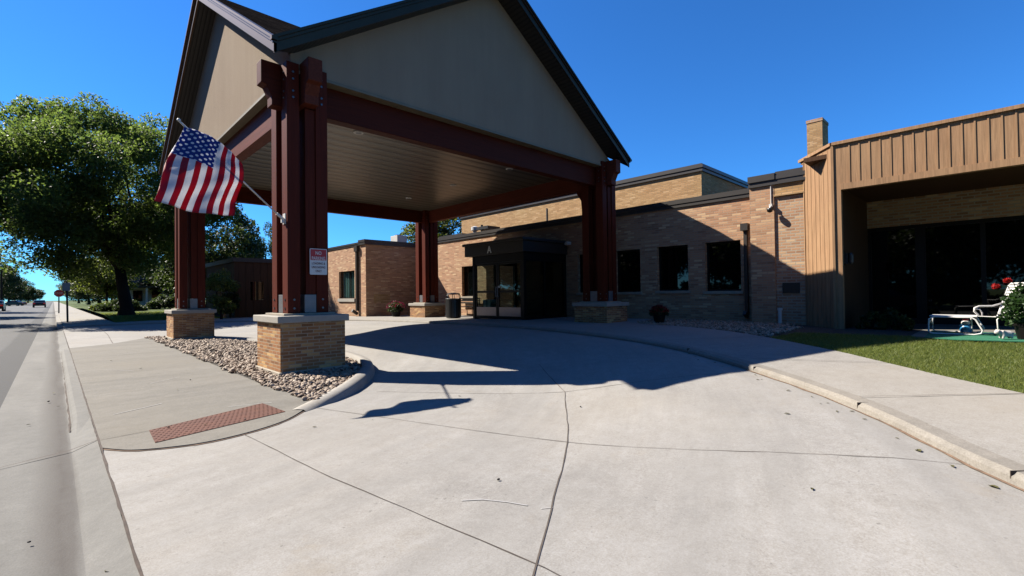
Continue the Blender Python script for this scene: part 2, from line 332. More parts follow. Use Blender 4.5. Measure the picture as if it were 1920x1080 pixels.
# ------------------------------------------------------------ mesh helpers
ORG = {}
class MB:
    def __init__(s): s.v = []; s.f = []; s.uv = None
    def add(s, vs, fs):
        o = len(s.v); s.v += [tuple(p) for p in vs]; s.f += [tuple(i+o for i in f) for f in fs]; return s
    def box(s, x0, x1, y0, y1, z0, z1):
        return s.add([(x0, y0, z0), (x1, y0, z0), (x1, y1, z0), (x0, y1, z0), (x0, y0, z1), (x1, y0, z1), (x1, y1, z1), (x0, y1, z1)],
                     [(0, 3, 2, 1), (4, 5, 6, 7), (0, 1, 5, 4), (1, 2, 6, 5), (2, 3, 7, 6), (3, 0, 4, 7)])
    def obox(s, c, ax, ay, az_):
        c, ax, ay, az_ = map(Vector, (c, ax, ay, az_)); vs = []
        for k in (-1, 1):
            for (i, j) in ((-1, -1), (1, -1), (1, 1), (-1, 1)): vs.append(c+ax*i+ay*j+az_*k)
        return s.add(vs, [(0, 3, 2, 1), (4, 5, 6, 7), (0, 1, 5, 4), (1, 2, 6, 5), (2, 3, 7, 6), (3, 0, 4, 7)])
    def prism(s, poly, off):
        n = len(poly); off = Vector(off); a = [Vector(p) for p in poly]
        return s.add(a+[p+off for p in a], [tuple(range(n))[::-1], tuple(range(n, 2*n))]+[(i, (i+1) % n, n+(i+1) % n, n+i) for i in range(n)])
    def tube(s, pts, r, n=8, caps=True):
        pts = [Vector(p) for p in pts]; rs = r if isinstance(r, (list, tuple)) else [r]*len(pts)
        o = len(s.v); pu = None
        for i, p in enumerate(pts):
            d = (pts[min(i+1, len(pts)-1)]-pts[max(i-1, 0)]).normalized()
            if pu is None: pu = d.orthogonal().normalized()
            else: pu = (pu-d*pu.dot(d)).normalized() if (pu-d*pu.dot(d)).length > 1e-5 else d.orthogonal().normalized()
            q = d.cross(pu)
            for k in range(n):
                a = 2*math.pi*k/n; s.v.append(tuple(p+(pu*math.cos(a)+q*math.sin(a))*rs[i]))
        for i in range(len(pts)-1):
            for k in range(n):
                s.f.append((o+i*n+k, o+i*n+(k+1) % n, o+(i+1)*n+(k+1) % n, o+(i+1)*n+k))
        if caps:
            s.f.append(tuple(o+k for k in range(n))[::-1]); s.f.append(tuple(o+(len(pts)-1)*n+k for k in range(n)))
        return s
    def lathe(s, c, prof, n=20):
        c = Vector(c); o = len(s.v)
        for (r, z) in prof:
            for k in range(n):
                a = 2*math.pi*k/n; s.v.append((c.x+r*math.cos(a), c.y+r*math.sin(a), c.z+z))
        for i in range(len(prof)-1):
            for k in range(n): s.f.append((o+i*n+k, o+i*n+(k+1) % n, o+(i+1)*n+(k+1) % n, o+(i+1)*n+k))
        s.f.append(tuple(o+k for k in range(n))[::-1]); s.f.append(tuple(o+(len(prof)-1)*n+k for k in range(n)))
        return s
    def wallx(s, x0, x1, y0, y1, z0, z1, holes):
        """a wall in a plane X = const, with rectangular openings (y0,y1,z0,z1) cut through it"""
        ys = sorted({y0, y1, *[h[0] for h in holes], *[h[1] for h in holes]}); zs = sorted({z0, z1, *[h[2] for h in holes], *[h[3] for h in holes]})
        inside = lambda y, z: any(h[0] < y < h[1] and h[2] < z < h[3] for h in holes)
        solid = lambda i, j: 0 <= i < len(ys)-1 and 0 <= j < len(zs)-1 and not inside((ys[i]+ys[i+1])/2, (zs[j]+zs[j+1])/2)
        for i in range(len(ys)-1):
            for j in range(len(zs)-1):
                if not solid(i, j): continue
                a, b, c, d = ys[i], ys[i+1], zs[j], zs[j+1]
                s.add([(x0, a, c), (x0, b, c), (x0, b, d), (x0, a, d)], [(0, 3, 2, 1)])
                s.add([(x1, a, c), (x1, b, c), (x1, b, d), (x1, a, d)], [(0, 1, 2, 3)])
                for (ii, jj, q) in ((i-1, j, [(x0, a, c), (x0, a, d), (x1, a, d), (x1, a, c)]), (i+1, j, [(x0, b, c), (x1, b, c), (x1, b, d), (x0, b, d)]),
                                    (i, j-1, [(x0, a, c), (x1, a, c), (x1, b, c), (x0, b, c)]), (i, j+1, [(x0, a, d), (x0, b, d), (x1, b, d), (x1, a, d)])):
                    if not solid(ii, jj): s.add(q, [(0, 1, 2, 3)])
        return s
    def build(s, name, mat, parent=None, org=None, bevel=0, smooth=False, uvs=None):
        me = bpy.data.meshes.new(name)
        if parent is not None: org = ORG[parent.name]
        elif org is None:
            a = np.array(s.v); org = Vector(((a[:, 0].min()+a[:, 0].max())/2, (a[:, 1].min()+a[:, 1].max())/2, a[:, 2].min()))
        org = Vector(org)
        me.from_pydata([(p[0]-org.x, p[1]-org.y, p[2]-org.z) for p in s.v], [], s.f)
        me.update()
        ul = me.uv_layers.new(name='UVMap')
        if uvs is not None:
            for lp in me.loops: ul.data[lp.index].uv = uvs[lp.vertex_index]
        else:
            for p in me.polygons:
                n = p.normal
                ax = max(range(3), key=lambda i: abs(n[i]))
                for li in p.loop_indices:
                    q = s.v[me.loops[li].vertex_index]
                    if ax == 2: uv = (q[0], q[1])
                    else:
                        h = math.hypot(n.x, n.y) or 1
                        uv = ((-n.y*q[0]+n.x*q[1])/h, q[2])
                    ul.data[li].uv = uv
        if smooth: me.polygons.foreach_set('use_smooth', [True]*len(me.polygons))
        me.materials.append(mat if not isinstance(mat, str) else M[mat])
        o = bpy.data.objects.new(name, me); COL.objects.link(o)
        if parent is not None: o.parent = parent
        else: o.location = org
        ORG[o.name] = org
        if bevel:
            b = o.modifiers.new('bevel', 'BEVEL'); b.width = bevel; b.segments = 2; b.limit_method = 'ANGLE'; b.angle_limit = R(40)
        return o

def tag(o, label=None, cat=None, group=None, kind=None):
    if label: o['label'] = label
    if cat: o['category'] = cat
    if group: o['group'] = group
    if kind: o['kind'] = kind
    return o
def thing(name, label, cat, loc, group=None):
    o = bpy.data.objects.new(name, None); COL.objects.link(o); o.location = loc; o.empty_display_size = 0.2
    ORG[o.name] = Vector(loc); return tag(o, label, cat, group)
def copy_tree(o, loc=None, rz=None, parent=None, label=None, scale=None):
    c = o.copy(); COL.objects.link(c)
    if parent is not None: c.parent = parent
    if loc is not None: c.location = loc
    if rz is not None: c.rotation_euler = (0, 0, rz)
    if scale is not None: c.scale = scale
    if label: c['label'] = label
    ORG[c.name] = Vector(c.location)
    for ch in list(o.children): copy_tree(ch, parent=c)
    return c
def big_mesh(name, verts, faces, mat, parent=None, org=(0, 0, 0), smooth=False):
    """fast mesh from numpy arrays, all faces with the same number of corners"""
    if parent is not None: org = ORG[parent.name]
    verts = np.asarray(verts, np.float32)-np.array(org, np.float32); faces = np.asarray(faces, np.int32)
    me = bpy.data.meshes.new(name); n = faces.shape[1]
    me.vertices.add(len(verts)); me.vertices.foreach_set('co', verts.ravel())
    me.loops.add(faces.size); me.loops.foreach_set('vertex_index', faces.ravel())
    me.polygons.add(len(faces)); me.polygons.foreach_set('loop_start', np.arange(0, faces.size, n, dtype=np.int32))
    me.polygons.foreach_set('loop_total', np.full(len(faces), n, np.int32))
    if smooth: me.polygons.foreach_set('use_smooth', np.ones(len(faces), bool))
    me.update(calc_edges=True); me.materials.append(M[mat] if isinstance(mat, str) else mat)
    o = bpy.data.objects.new(name, me); COL.objects.link(o)
    if parent is not None: o.parent = parent
    else: o.location = org
    ORG[o.name] = Vector(org); return o
def text_mesh(name, s, mat, parent, c, right, up, height, extr=0.003, width=None, org=None, bold=0.0):
    cu = bpy.data.curves.new(name, 'FONT'); cu.body = s; cu.align_x = 'CENTER'; cu.align_y = 'CENTER'; cu.extrude = 0.5; cu.offset = bold; cu.resolution_u = 3
    t = bpy.data.objects.new(name, cu); COL.objects.link(t); bpy.context.view_layer.update()
    me = bpy.data.meshes.new_from_object(t.evaluated_get(bpy.context.evaluated_depsgraph_get()))
    COL.objects.unlink(t); bpy.data.objects.remove(t)
    a = np.array([v.co for v in me.vertices]); lo, hi = a.min(0), a.max(0)
    sy = height/(hi[1]-lo[1]); sx = sy if width is None else width/(hi[0]-lo[0])
    mid = (lo+hi)/2; right, up, c = Vector(right), Vector(up), Vector(c); nrm = right.cross(up)
    og = ORG[parent.name] if parent is not None else Vector(org)
    for v in me.vertices:
        v.co = c+right*((v.co.x-mid[0])*sx)+up*((v.co.y-mid[1])*sy)+nrm*((v.co.z-mid[2])*2*extr)-og
    me.materials.append(M[mat]); o = bpy.data.objects.new(name, me); COL.objects.link(o)
    if parent is not None: o.parent = parent
    else: o.location = og
    ORG[o.name] = og; return o

# ------------------------------------------------------------ ground and paving
XS = [-99, 2.0, 3.2, 4.5, 6, 8, 9.5, 13, 99]; ZS = [-.012, -.012, -.06, -.04, .06, .21, .28, .30, .30]
WX = [-99, 4, 5.5, 7.3, 9, 11, 13, 99]; WZ = [.1, .13, .21, .32, .41, .45, .48, .48]
def spline(pts, n=6):
    P = [Vector(p) for p in pts]; out = []
    for i in range(len(P)-1):
        a, b, c, d = P[max(i-1, 0)], P[i], P[i+1], P[min(i+2, len(P)-1)]
        for k in range(n):
            t = k/n
            out.append(0.5*((2*b)+(c-a)*t+(2*a-5*b+4*c-d)*t*t+(3*b-a-3*c+d)*t**3))
    return out+[P[-1]]
KERB = spline([(-0.3, -6, .05), (2.6, -1.9, .08), (4.41, -.07, .15), (5.72, .98, .22), (6.88, 2.27, .29), (7.95, 3.74, .35), (8.66, 5.2, .39), (9.1, 6.6, .41), (9.45, 8.1, .42), (9.7, 9.6, .425), (9.85, 11.5, .42),
               (9.9, 13.5, .41), (9.95, 15.5, .39), (10.0, 17.5, .36), (9.9, 19.2, .335), (9.5, 20.9, .31), (8.7, 23, .27), (7.2, 25.8, .22), (5.2, 28.6, .17), (3.2, 30.5, .13), (1.5, 31.2, .10), (0.32, 31.35, .08)], 6)
KA = np.array([tuple(p) for p in KERB])
def drive_z(x, y):
    z = float(np.interp(x, XS, ZS)); k = min(1, max(0, (y-17)/9)); k = k*k*(3-2*k)
    if z > 0: z *= 1-0.55*k
    d2 = (KA[:, 0]-x)**2+(KA[:, 1]-y)**2; i = int(d2.argmin()); d = math.sqrt(d2[i])
    k = max(0, 1-d/3.0); k = k*k*(3-2*k)
    return z+(KA[i, 2]-0.072-z)*k
walk_z = lambda x: float(np.interp(x, WX, WZ))
def struct(mb, name, mat, **kw): return tag(mb.build(name, mat, **kw), kind='structure')
# one sheet to the horizon
mb = MB(); xs = [-2500, -300, -60, -22, 40, 300, 2500]; ys = [-2500, -300, -60, 60, 300, 900, 2600]
mb.add([(x, y, -0.2) for y in ys for x in xs], [(j*7+i, j*7+i+1, j*7+i+8, j*7+i+7) for j in range(6) for i in range(6)])
struct(mb, 'ground', 'grass_far', org=(0, 0, 0))
# street
mb = MB(); ys = [-90, -20, 0, 8, 20, 40, 90, 200, 500, 900]
mb.add([(x, y, z) for y in ys for x, z in ((-10.6, -0.10), (-5.5, 0.02), (-0.50, -0.062))], [(j*3+i, j*3+i+1, j*3+i+4, j*3+i+3) for j in range(9) for i in range(2)])
struct(mb, 'street', 'asphalt', org=(0, 0, 0))
mb = MB()
for (a, b) in ((-90, 6.0), (6.0, 18.3), (18.3, 31.2), (31.2, 900)):
    mb.add([(-0.50, a, -0.058), (0.12, a, -0.066), (0.12, b, -0.066), (-0.50, b, -0.058)], [(0, 1, 2, 3)])
    mb.add([(0.12, a, -0.066), (0.305, a, -0.014), (0.305, b, -0.014), (0.12, b, -0.066)], [(0, 1, 2, 3)])
struct(mb, 'gutter', 'gutter', org=(0, 0, 0))
mb = MB()   # low rolled kerb along the slab
ks = [(0.135, -0.0655), (0.165, -0.032), (0.20, -0.012), (0.318, -0.004)]
kp = [(6.6, 0.25), (7.6, 1), (17.6, 1), (18.8, 0.1)]
mb.add([(x, y, -0.066+(z+0.066)*k+0.001) for y, k in kp for x, z in ks], [(j*4+i, j*4+i+1, j*4+i+5, j*4+i+4) for j in range(3) for i in range(3)])
struct(mb, 'rolled_kerb', 'gutter', org=(0, 0, 0))
# driveway: a sloping sheet
mb = MB(); gx = np.concatenate([np.arange(0.31, 14.6, 0.22)]); gy = np.arange(-9, 32.6, 0.3)
nx = len(gx); mb.add([(x, y, drive_z(x, y)) for y in gy for x in gx], [(j*nx+i, j*nx+i+1, j*nx+i+nx+1, j*nx+i+nx) for j in range(len(gy)-1) for i in range(nx-1)])
struct(mb, 'driveway', 'drive', org=(0, 0, 0), smooth=True)
DZ = np.array([[drive_z(x, y) for x in gx] for y in gy]); drive_fn = drive_z
def drive_z(x, y):      # height on the built sheet
    i = (x-gx[0])/0.22; j = (y-gy[0])/0.3
    if not (0 <= i < len(gx)-1 and 0 <= j < len(gy)-1): return drive_fn(x, y)
    a, b = int(i), int(j); u, v = i-a, j-b
    return float((DZ[b, a]*(1-u)+DZ[b, a+1]*u)*(1-v)+(DZ[b+1, a]*(1-u)+DZ[b+1, a+1]*u)*v)
# curved walk with its kerb face
mb = MB(); n = len(KERB)
rows = []
for i, p in enumerate(KERB):
    t = (KERB[min(i+1, n-1)]-KERB[max(i-1, 0)]); nr = Vector((t.y, -t.x, 0)).normalized()   # to the outside
    b = drive_z(p.x, p.y)-0.02
    q = p-nr*0.02; q2 = p+nr*0.03
    rows += [(q.x, q.y, b), (p.x-nr.x*0.008, p.y-nr.y*0.008, p.z-0.03), (q2.x, q2.y, p.z), (p.x+nr.x*0.17, p.y+nr.y*0.17, p.z+0.004)]
mb.add(rows, [(i*4+k, (i+1)*4+k, (i+1)*4+k+1, i*4+k+1)[::-1] for i in range(n-1) for k in range(3)])
struct(mb, 'kerb', 'kerb', org=(0, 0, 0))
mb = MB(); rows = []
OUT = spline([(2.2, -7.5, .1), (5.0, -2.3, .2), (6.91, -.12, .3), (7.46, .5, .33), (8.13, 1.15, .36), (8.78, 1.83, .40), (10.19, 3.26, .43), (11.1, 4.5, .455), (11.75, 5.9, .465), (12.2, 7.4, .47), (14.25, 8.2, .475), (14.25, 11, .46), (14.25, 13, .44), (14.25, 14, .43), (14.25, 16, .4), (14.25, 19, .37), (13.5, 22.2, .35), (11.1, 22.3, .34), (10.9, 26, .33), (8.2, 28.9, .26), (5.6, 31.2, .2), (3.6, 32.6, .16), (2.4, 33.2, .13), (0.34, 33.5, .10)], 6)
m_ = 130
def resample(L, m):
    d = [0]
    for a, b in zip(L, L[1:]): d.append(d[-1]+(b-a).length)
    out = []
    for k in range(m):
        s_ = d[-1]*k/(m-1); i = max(0, min(len(L)-2, int(np.searchsorted(d, s_))-1)); f = (s_-d[i])/max(1e-6, d[i+1]-d[i]); out.append(L[i].lerp(L[i+1], max(0, min(1, f))))
    return out
# pair every kerb point with the nearest forward point of the outer edge
oi = 0; O2 = resample(OUT, 400); pr_ = []
for i, p in enumerate(KERB):
    best = min(range(oi, min(400, oi+60)), key=lambda k: (O2[k]-p).length+0.0)
    tgt = int(i/(n-1)*399); k = int(0.8*best+0.2*tgt); oi = max(oi, min(k, 399)); pr_.append(O2[oi] if i < n-1 else O2[-1])
for i, p in enumerate(KERB):
    t = (KERB[min(i+1, n-1)]-KERB[max(i-1, 0)]); nr = Vector((t.y, -t.x, 0)).normalized()
    a = p+nr*0.17; a.z = p.z+0.004; b = pr_[i]; 
    for k in range(5): c_ = a.lerp(b, k/4); rows.append(tuple(c_))
mb.add(rows, [(i*5+k, (i+1)*5+k, (i+1)*5+k+1, i*5+k+1)[::-1] for i in range(n-1) for k in range(4)])
struct(mb, 'walkway', 'walk', org=(0, 0, 0))
# sidewalk slab of the island
SL = spline([(0.318, 5.69, 0), (0.5, 5.42, 0), (0.78, 5.26, 0), (1.08, 5.2, 0), (1.48, 5.29, 0), (1.85, 5.5, 0), (2.2, 5.88, 0), (2.45, 6.12, 0)], 5)
poly = [tuple(p) for p in SL]+[(2.45, 20.9, 0), (1.27, 18.8, 0), (0.318, 18.1, 0)]
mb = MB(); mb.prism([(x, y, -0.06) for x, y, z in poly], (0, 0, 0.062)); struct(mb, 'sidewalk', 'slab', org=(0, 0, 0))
# island kerb that rises round the nose
IK = spline([(2.12, 5.80, .012), (2.45, 6.07, .03), (2.68, 6.24, .05), (3.25, 6.80, .075), (3.85, 7.55, .10), (4.35, 8.5, .12), (4.62, 9.6, .13), (4.72, 11.5, .14), (4.6, 14, .14), (4.2, 16.6, .12), (3.5, 18.9, .09), (2.9, 20.3, .06), (2.45, 21.0, .03)], 6)
mb = MB(); rows = []
for i, p in enumerate(IK):
    t = (IK[min(i+1, len(IK)-1)]-IK[max(i-1, 0)]); nr = Vector((-t.y, t.x, 0)).normalized()   # inwards
    for off, z in ((-0.10, drive_z(p.x, p.y)-0.03), (-0.06, p.z-0.035), (-0.02, p.z-0.004), (0.06, p.z), (0.13, p.z-0.008), (0.135, -0.06)):
        q = p+nr*off; rows.append((q.x, q.y, z))
mb.add(rows, [(i*6+k, i*6+k+1, (i+1)*6+k+1, (i+1)*6+k)[::-1] for i in range(len(IK)-1) for k in range(5)])
struct(mb, 'island_kerb', 'walk', org=(0, 0, 0), smooth=True)
# far sidewalk beyond the drive, running along the street
mb = MB(); mb.box(0.32, 2.34, 33.4, 600, -0.2, 0.12); mb.box(0.12, 0.318, 31.36, 600, -0.2, 0.085); mb.box(0.32, 2.34, 33.25, 33.39, -0.2, 0.108)
struct(mb, 'far_sidewalk', 'walk', org=(0, 0, 0))
# lawns
def lawn(name, mat, poly, zf, step=0.5):
    bm = bmesh.new(); vs = [bm.verts.new((x, y, 0)) for x, y in poly]; bm.faces.new(vs)
    bmesh.ops.triangulate(bm, faces=bm.faces[:])
    xs_ = [p[0] for p in poly]; ys_ = [p[1] for p in poly]
    for ax, lo, hi in ((0, min(xs_), max(xs_)), (1, min(ys_), max(ys_))):
        for c in np.arange(lo+step, hi, step):
            no = (1, 0, 0) if ax == 0 else (0, 1, 0); cc = (c, 0, 0) if ax == 0 else (0, c, 0)
            bmesh.ops.bisect_plane(bm, geom=bm.verts[:]+bm.edges[:]+bm.faces[:], plane_co=cc, plane_no=no)
    for v in bm.verts: v.co.z = zf(v.co.x, v.co.y)
    bmesh.ops.recalc_face_normals(bm, faces=bm.faces[:])
    me = bpy.data.meshes.new(name); bm.to_mesh(me); bm.free(); me.materials.append(M[mat])
    o = bpy.data.objects.new(name, me); COL.objects.link(o); ORG[name] = Vector((0, 0, 0)); return tag(o, kind='structure')
near_edge = [(p.x, p.y) for p in O2 if 0 <= p.x and p.y < 3.3 and p.y > -7]
nz = lambda x, y: walk_z(x)-0.01+0.02*min(1, max(0, (x-11)/2))
lawn('lawn', 'grass', near_edge+[(11.35, 3.05), (11.6, 1.2), (11.35, 1.1), (11.1, 0.2), (11.4, -0.6), (11.4, -7.0)], nz)
lawn('garden_bed', 'soil', [(p.x, p.y) for p in O2 if 3.3 <= p.y < 7.45 and p.x < 12.25]+[(14.24, 8.2), (14.24, 3.3), (12.9, 2.6), (16.0, 2.6), (16.0, 1.25), (11.62, 1.2), (11.35, 3.05)], lambda x, y: walk_z(x)-0.02)
fz = lambda x, y: float(np.interp(y, [24, 31, 33.5, 40, 60, 900], [.30, .17, .13, .38, .42, .42]))
far_edge = [(p.x, p.y) for p in O2 if p.y > 25 and p.x > 2.34]
lawn('far_lawn', 'grass_far', far_edge+[(2.345, 33.3), (2.345, 120), (60, 120), (60, 22), (11.15, 22.2)], lambda x, y: fz(x, y)-0.012, 3.0)
# joints and cracks in the paving: thin filler strips just above the concrete
def strip(mb, pts, w, zf, jit=0.0):
    P = [Vector((p[0], p[1], 0)) for p in pts]; L = []
    for a, b in zip(P, P[1:]):
        k = max(1, int((b-a).length/0.18))
        L += [a.lerp(b, i/k) for i in range(k)]
    L.append(P[-1]); rows = []
    for i, p in enumerate(L):
        t = (L[min(i+1, len(L)-1)]-L[max(i-1, 0)]).normalized(); nr = Vector((-t.y, t.x, 0)); j = random.uniform(-jit, jit); ww = w*random.uniform(0.55, 1.3)/2
        for sg in (-1, 1): q = p+nr*(j+sg*ww); rows.append((q.x, q.y, zf(q.x, q.y)+0.0042))
    mb.add(rows, [(2*i, 2*i+1, 2*i+3, 2*i+2)[::-1] for i in range(len(L)-1)])
mb = MB()
strip(mb, [(6.2, 5.75), (5.01, 4.18), (3.78, 3.11), (3.31, 2.75), (2.42, 2.12), (1.71, 1.63), (0.31, 0.7)], 0.0105, drive_z, 0.006)
strip(mb, [(2.3, 5.96), (3.03, 4.05), (3.47, 2.87), (3.9, 1.85), (4.38, 0.8), (4.78, 0.0)], 0.0075, drive_z, 0.004)
strip(mb, [(1.36, 5.22), (1.49, 3.52), (1.61, 2.67), (1.74, 1.6), (1.9, -2)], 0.007, drive_z, 0.004)
strip(mb, [(5.02, 4.17), (4.3, 5.12), (3.4, 6.4)], 0.008, drive_z, 0.004)
strip(mb, [(7.0, 2.35), (5.02, 4.17)], 0.008, drive_z, 0.004)
strip(mb, [(1.3, 18.8), (1.5, 24), (1.6, 31)], 0.02, drive_z, 0.005)
strip(mb, [(2.4, 20.9), (5, 24.5), (8.4, 23.2)], 0.02, drive_z, 0.005)
strip(mb, [(4.8, 12.0), (7, 12.5), (9.8, 13)], 0.015, drive_z, 0.005)
struct(mb, 'driveway_joints', 'joint', org=(0, 0, 0))
mb = MB()
strip(mb, [(0.315, 31), (0.315, 18.1), (0.31, 12), (0.31, 5.7), (0.31, 2), (0.31, -6)], 0.017, lambda x, y: -0.002 if y < 18.2 and y > 5.6 else -0.0135, 0.003)
strip(mb, [(0.318, 6.0), (0.7, 6.05), (1.9, 6.55)], 0.008, lambda x, y: 0.002, 0.003)
strip(mb, [(-0.5, 5.75), (0.31, 6.1)], 0.012, lambda x, y: -0.05 if x < 0.12 else -0.066+0.052*(x-0.12)/0.185, 0.004)
strip(mb, [(-0.5, 20.3), (0.31, 20.3)], 0.012, lambda x, y: -0.05 if x < 0.12 else -0.066+0.052*(x-0.12)/0.185, 0.004)
strip(mb, [(0.13, 6.9), (0.14, 9.0), (0.15, 17.5)], 0.022, lambda x, y: -0.058, 0.008)
struct(mb, 'gutter_joint', 'jointd', org=(0, 0, 0))
mb = MB()
strip(mb, [(SL[i].x, SL[i].y-0.012) for i in range(0, len(SL))], 0.022, lambda x, y: drive_z(x, y)+0.001, 0.004)
strip(mb, [(p.x+0.0, p.y-0.0) for p in [IK[i]+Vector((IK[i+1]-IK[i]).yx.to_3d()).normalized()*0.0 for i in range(2)]], 0.01, lambda x, y: -0.049)
pts = []
for i in range(8, 60):
    t = (KERB[i+1]-KERB[i-1]); nr = Vector((t.y, -t.x, 0)).normalized(); q = KERB[i]-nr*0.035; pts.append((q.x, q.y))
strip(mb, pts, 0.03, lambda x, y: drive_z(x, y)+0.002, 0.012)
M['silt'] = m_plain('kerb_silt', (0.34, 0.215, 0.135), 0.95, 0, 0.5, 9)
struct(mb, 'kerb_dirt', 'silt', org=(0, 0, 0))
mb = MB()
def wz(x, y): return walk_z(x)+0.006
for a, b in (((5.9, 1.14), (6.9, -0.15)), ((7.42, 2.98), (8.05, 1.1)), ((8.5, 4.8), (10.2, 3.25)), ((9.3, 7.3), (11.9, 6.3))):
    strip(mb, [mix3(a, b, 0.07)[:2], b], 0.012, wz, 0.003)
struct(mb, 'walkway_joints', 'joint', org=(0, 0, 0))
mb = MB()   # gaps between kerb lengths
for x, y, z in ((4.47, -.02, .156), (5.76, 1.02, .222), (7.0, 2.42, .296), (8.02, 3.87, .354)):
    mb.obox((x+0.064, y-0.060, z-0.045), (0.072, -0.070, 0), (0.002, 0.002, 0), (0, 0, 0.0475))
struct(mb, 'kerb_gaps', 'jointd', org=(0, 0, 0))
mb = MB()   # chalk and scuff marks
M['chalk'] = m_plain('chalk_mark', (0.70, 0.68, 0.67), 0.95, 0, 0.2, 30)
strip(mb, [(1.93, 2.50), (2.04, 2.42), (2.13, 2.28), (2.19, 2.15)], 0.011, drive_z, 0.003)
strip(mb, [(2.22, 2.06), (2.29, 2.02)], 0.010, drive_z, 0.002)
for pts_ in (((0.72, 11.9), (1.08, 11.3)), ((1.1, 9.4), (1.55, 9.8)), ((0.5, 7.2), (1.0, 7.5)), ((1.55, 6.65), (2.0, 6.5)), ((1.1, 14.8), (1.5, 15.2))): strip(mb, pts_, 0.014, lambda x, y: 0.002, 0.004)
struct(mb, 'chalk_marks', 'chalk', org=(0, 0, 0))
# tactile paving: rust coloured plate with truncated domes
t = thing('tactile_plate', 'rust brown tactile plate with raised domes set in the sidewalk slab', 'tactile paving', (1.3, 6.0, 0.0))
c0, c1, c2, c3 = Vector((0.70, 6.06, 0)), Vector((1.9, 6.53, 0)), Vector((1.89, 5.84, 0)), Vector((0.68, 5.53, 0))
c2 = Vector((1.95, 5.86, 0)); c3 = Vector((0.68, 5.50, 0))
mb = MB(); mb.prism([p+Vector((0, 0, -0.01)) for p in (c3, c2, c1, c0)], (0, 0, 0.018))
for i in range(24):
    for j in range(10):
        u, v = (i+.25+.5*(j % 2))/24, (j+.5)/10
        p = c3.lerp(c2, u).lerp(c0.lerp(c1, u), v); a = 0.0
        mb.lathe((p.x, p.y, 0.0075), [(0.015, 0), (0.012, 0.0035), (0.008, 0.0048)], 8)
mb.build('plate', 'tactile', t)

# ------------------------------------------------------------ entrance canopy
CX, CY, XA, XB, YA, YB, ZE, ZR = 7.7, 13.55, 2.53, 12.87, 8.0, 19.1, 5.5, 8.9
can = thing('entrance_canopy', 'large drive-through entrance canopy with stucco gables on dark red timber columns', 'canopy', (CX, CY, 0.0))
slopex = (ZR-ZE)/(CX-XA); slopey = (ZR-ZE)/(CY-YA)
def roof_tris(dz, ins=0.0):
    c = [(XA+ins, YA+ins, ZE+dz), (XB-ins, YA+ins, ZE+dz), (XB-ins, YB-ins, ZE+dz), (XA+ins, YB-ins, ZE+dz)]
    e = [(CX, YA+ins, ZR+dz), (XB-ins, CY, ZR+dz), (CX, YB-ins, ZR+dz), (XA+ins, CY, ZR+dz)]
    o = (CX, CY, ZR+dz); tr = []
    for i in range(4): tr += [(c[i], e[i], o), (e[i-1], c[i], o)]
    return tr
mb = MB(); uvs = []
for tr in roof_tris(0.012):
    mb.add(tr, [(0, 1, 2)])
    cpt = tr[0] if tr[0][2] < ZR else tr[1]; ept = tr[1] if tr[0][2] < ZR else tr[0]
    alongx = abs(ept[0]-cpt[0]) > 1
    for p in tr: uvs.append((p[1], (p[2]-ZE)*1.8) if alongx else (p[0], (p[2]-ZE)*1.8))
mb.build('shingle_roof', 'shingle', can, uvs=uvs)
mb = MB()
for tr in roof_tris(-0.20, 0.04): mb.add(tr, [(2, 1, 0)])
mb.build('soffit', 'soffit', can)
# rake fascia: a deep lower board with two stepped crown strips above
mb = MB()
edges = []
for (p, q, nrm) in (((XA, YA), (CX, YA), (0, -1)), ((XB, YA), (CX, YA), (0, -1)), ((XA, YB), (CX, YB), (0, 1)), ((XB, YB), (CX, YB), (0, 1)),
                    ((XA, YA), (XA, CY), (-1, 0)), ((XA, YB), (XA, CY), (-1, 0)), ((XB, YA), (XB, CY), (1, 0)), ((XB, YB), (XB, CY), (1, 0))):
    for (z0, z1, out) in ((-0.245, -0.085, 0.0), (-0.085, -0.030, 0.028), (-0.030, 0.022, 0.058)):
        a = Vector((p[0], p[1], ZE)); b = Vector((q[0], q[1], ZR)); nv = Vector((nrm[0], nrm[1], 0)); th = 0.035
        a2 = a-((b-a)*Vector((1, 1, 0))).normalized()*0; a2 = a-Vector((b.x-a.x, b.y-a.y, b.z-a.z)).normalized()*(out*1.2)
        mb.prism([a2+Vector((0, 0, z0))+nv*out, b+Vector((0, 0, z0))+nv*out, b+Vector((0, 0, z1))+nv*out, a2+Vector((0, 0, z1))+nv*out], -nv*(th+out))
mb.build('fascia', 'fascia', can)
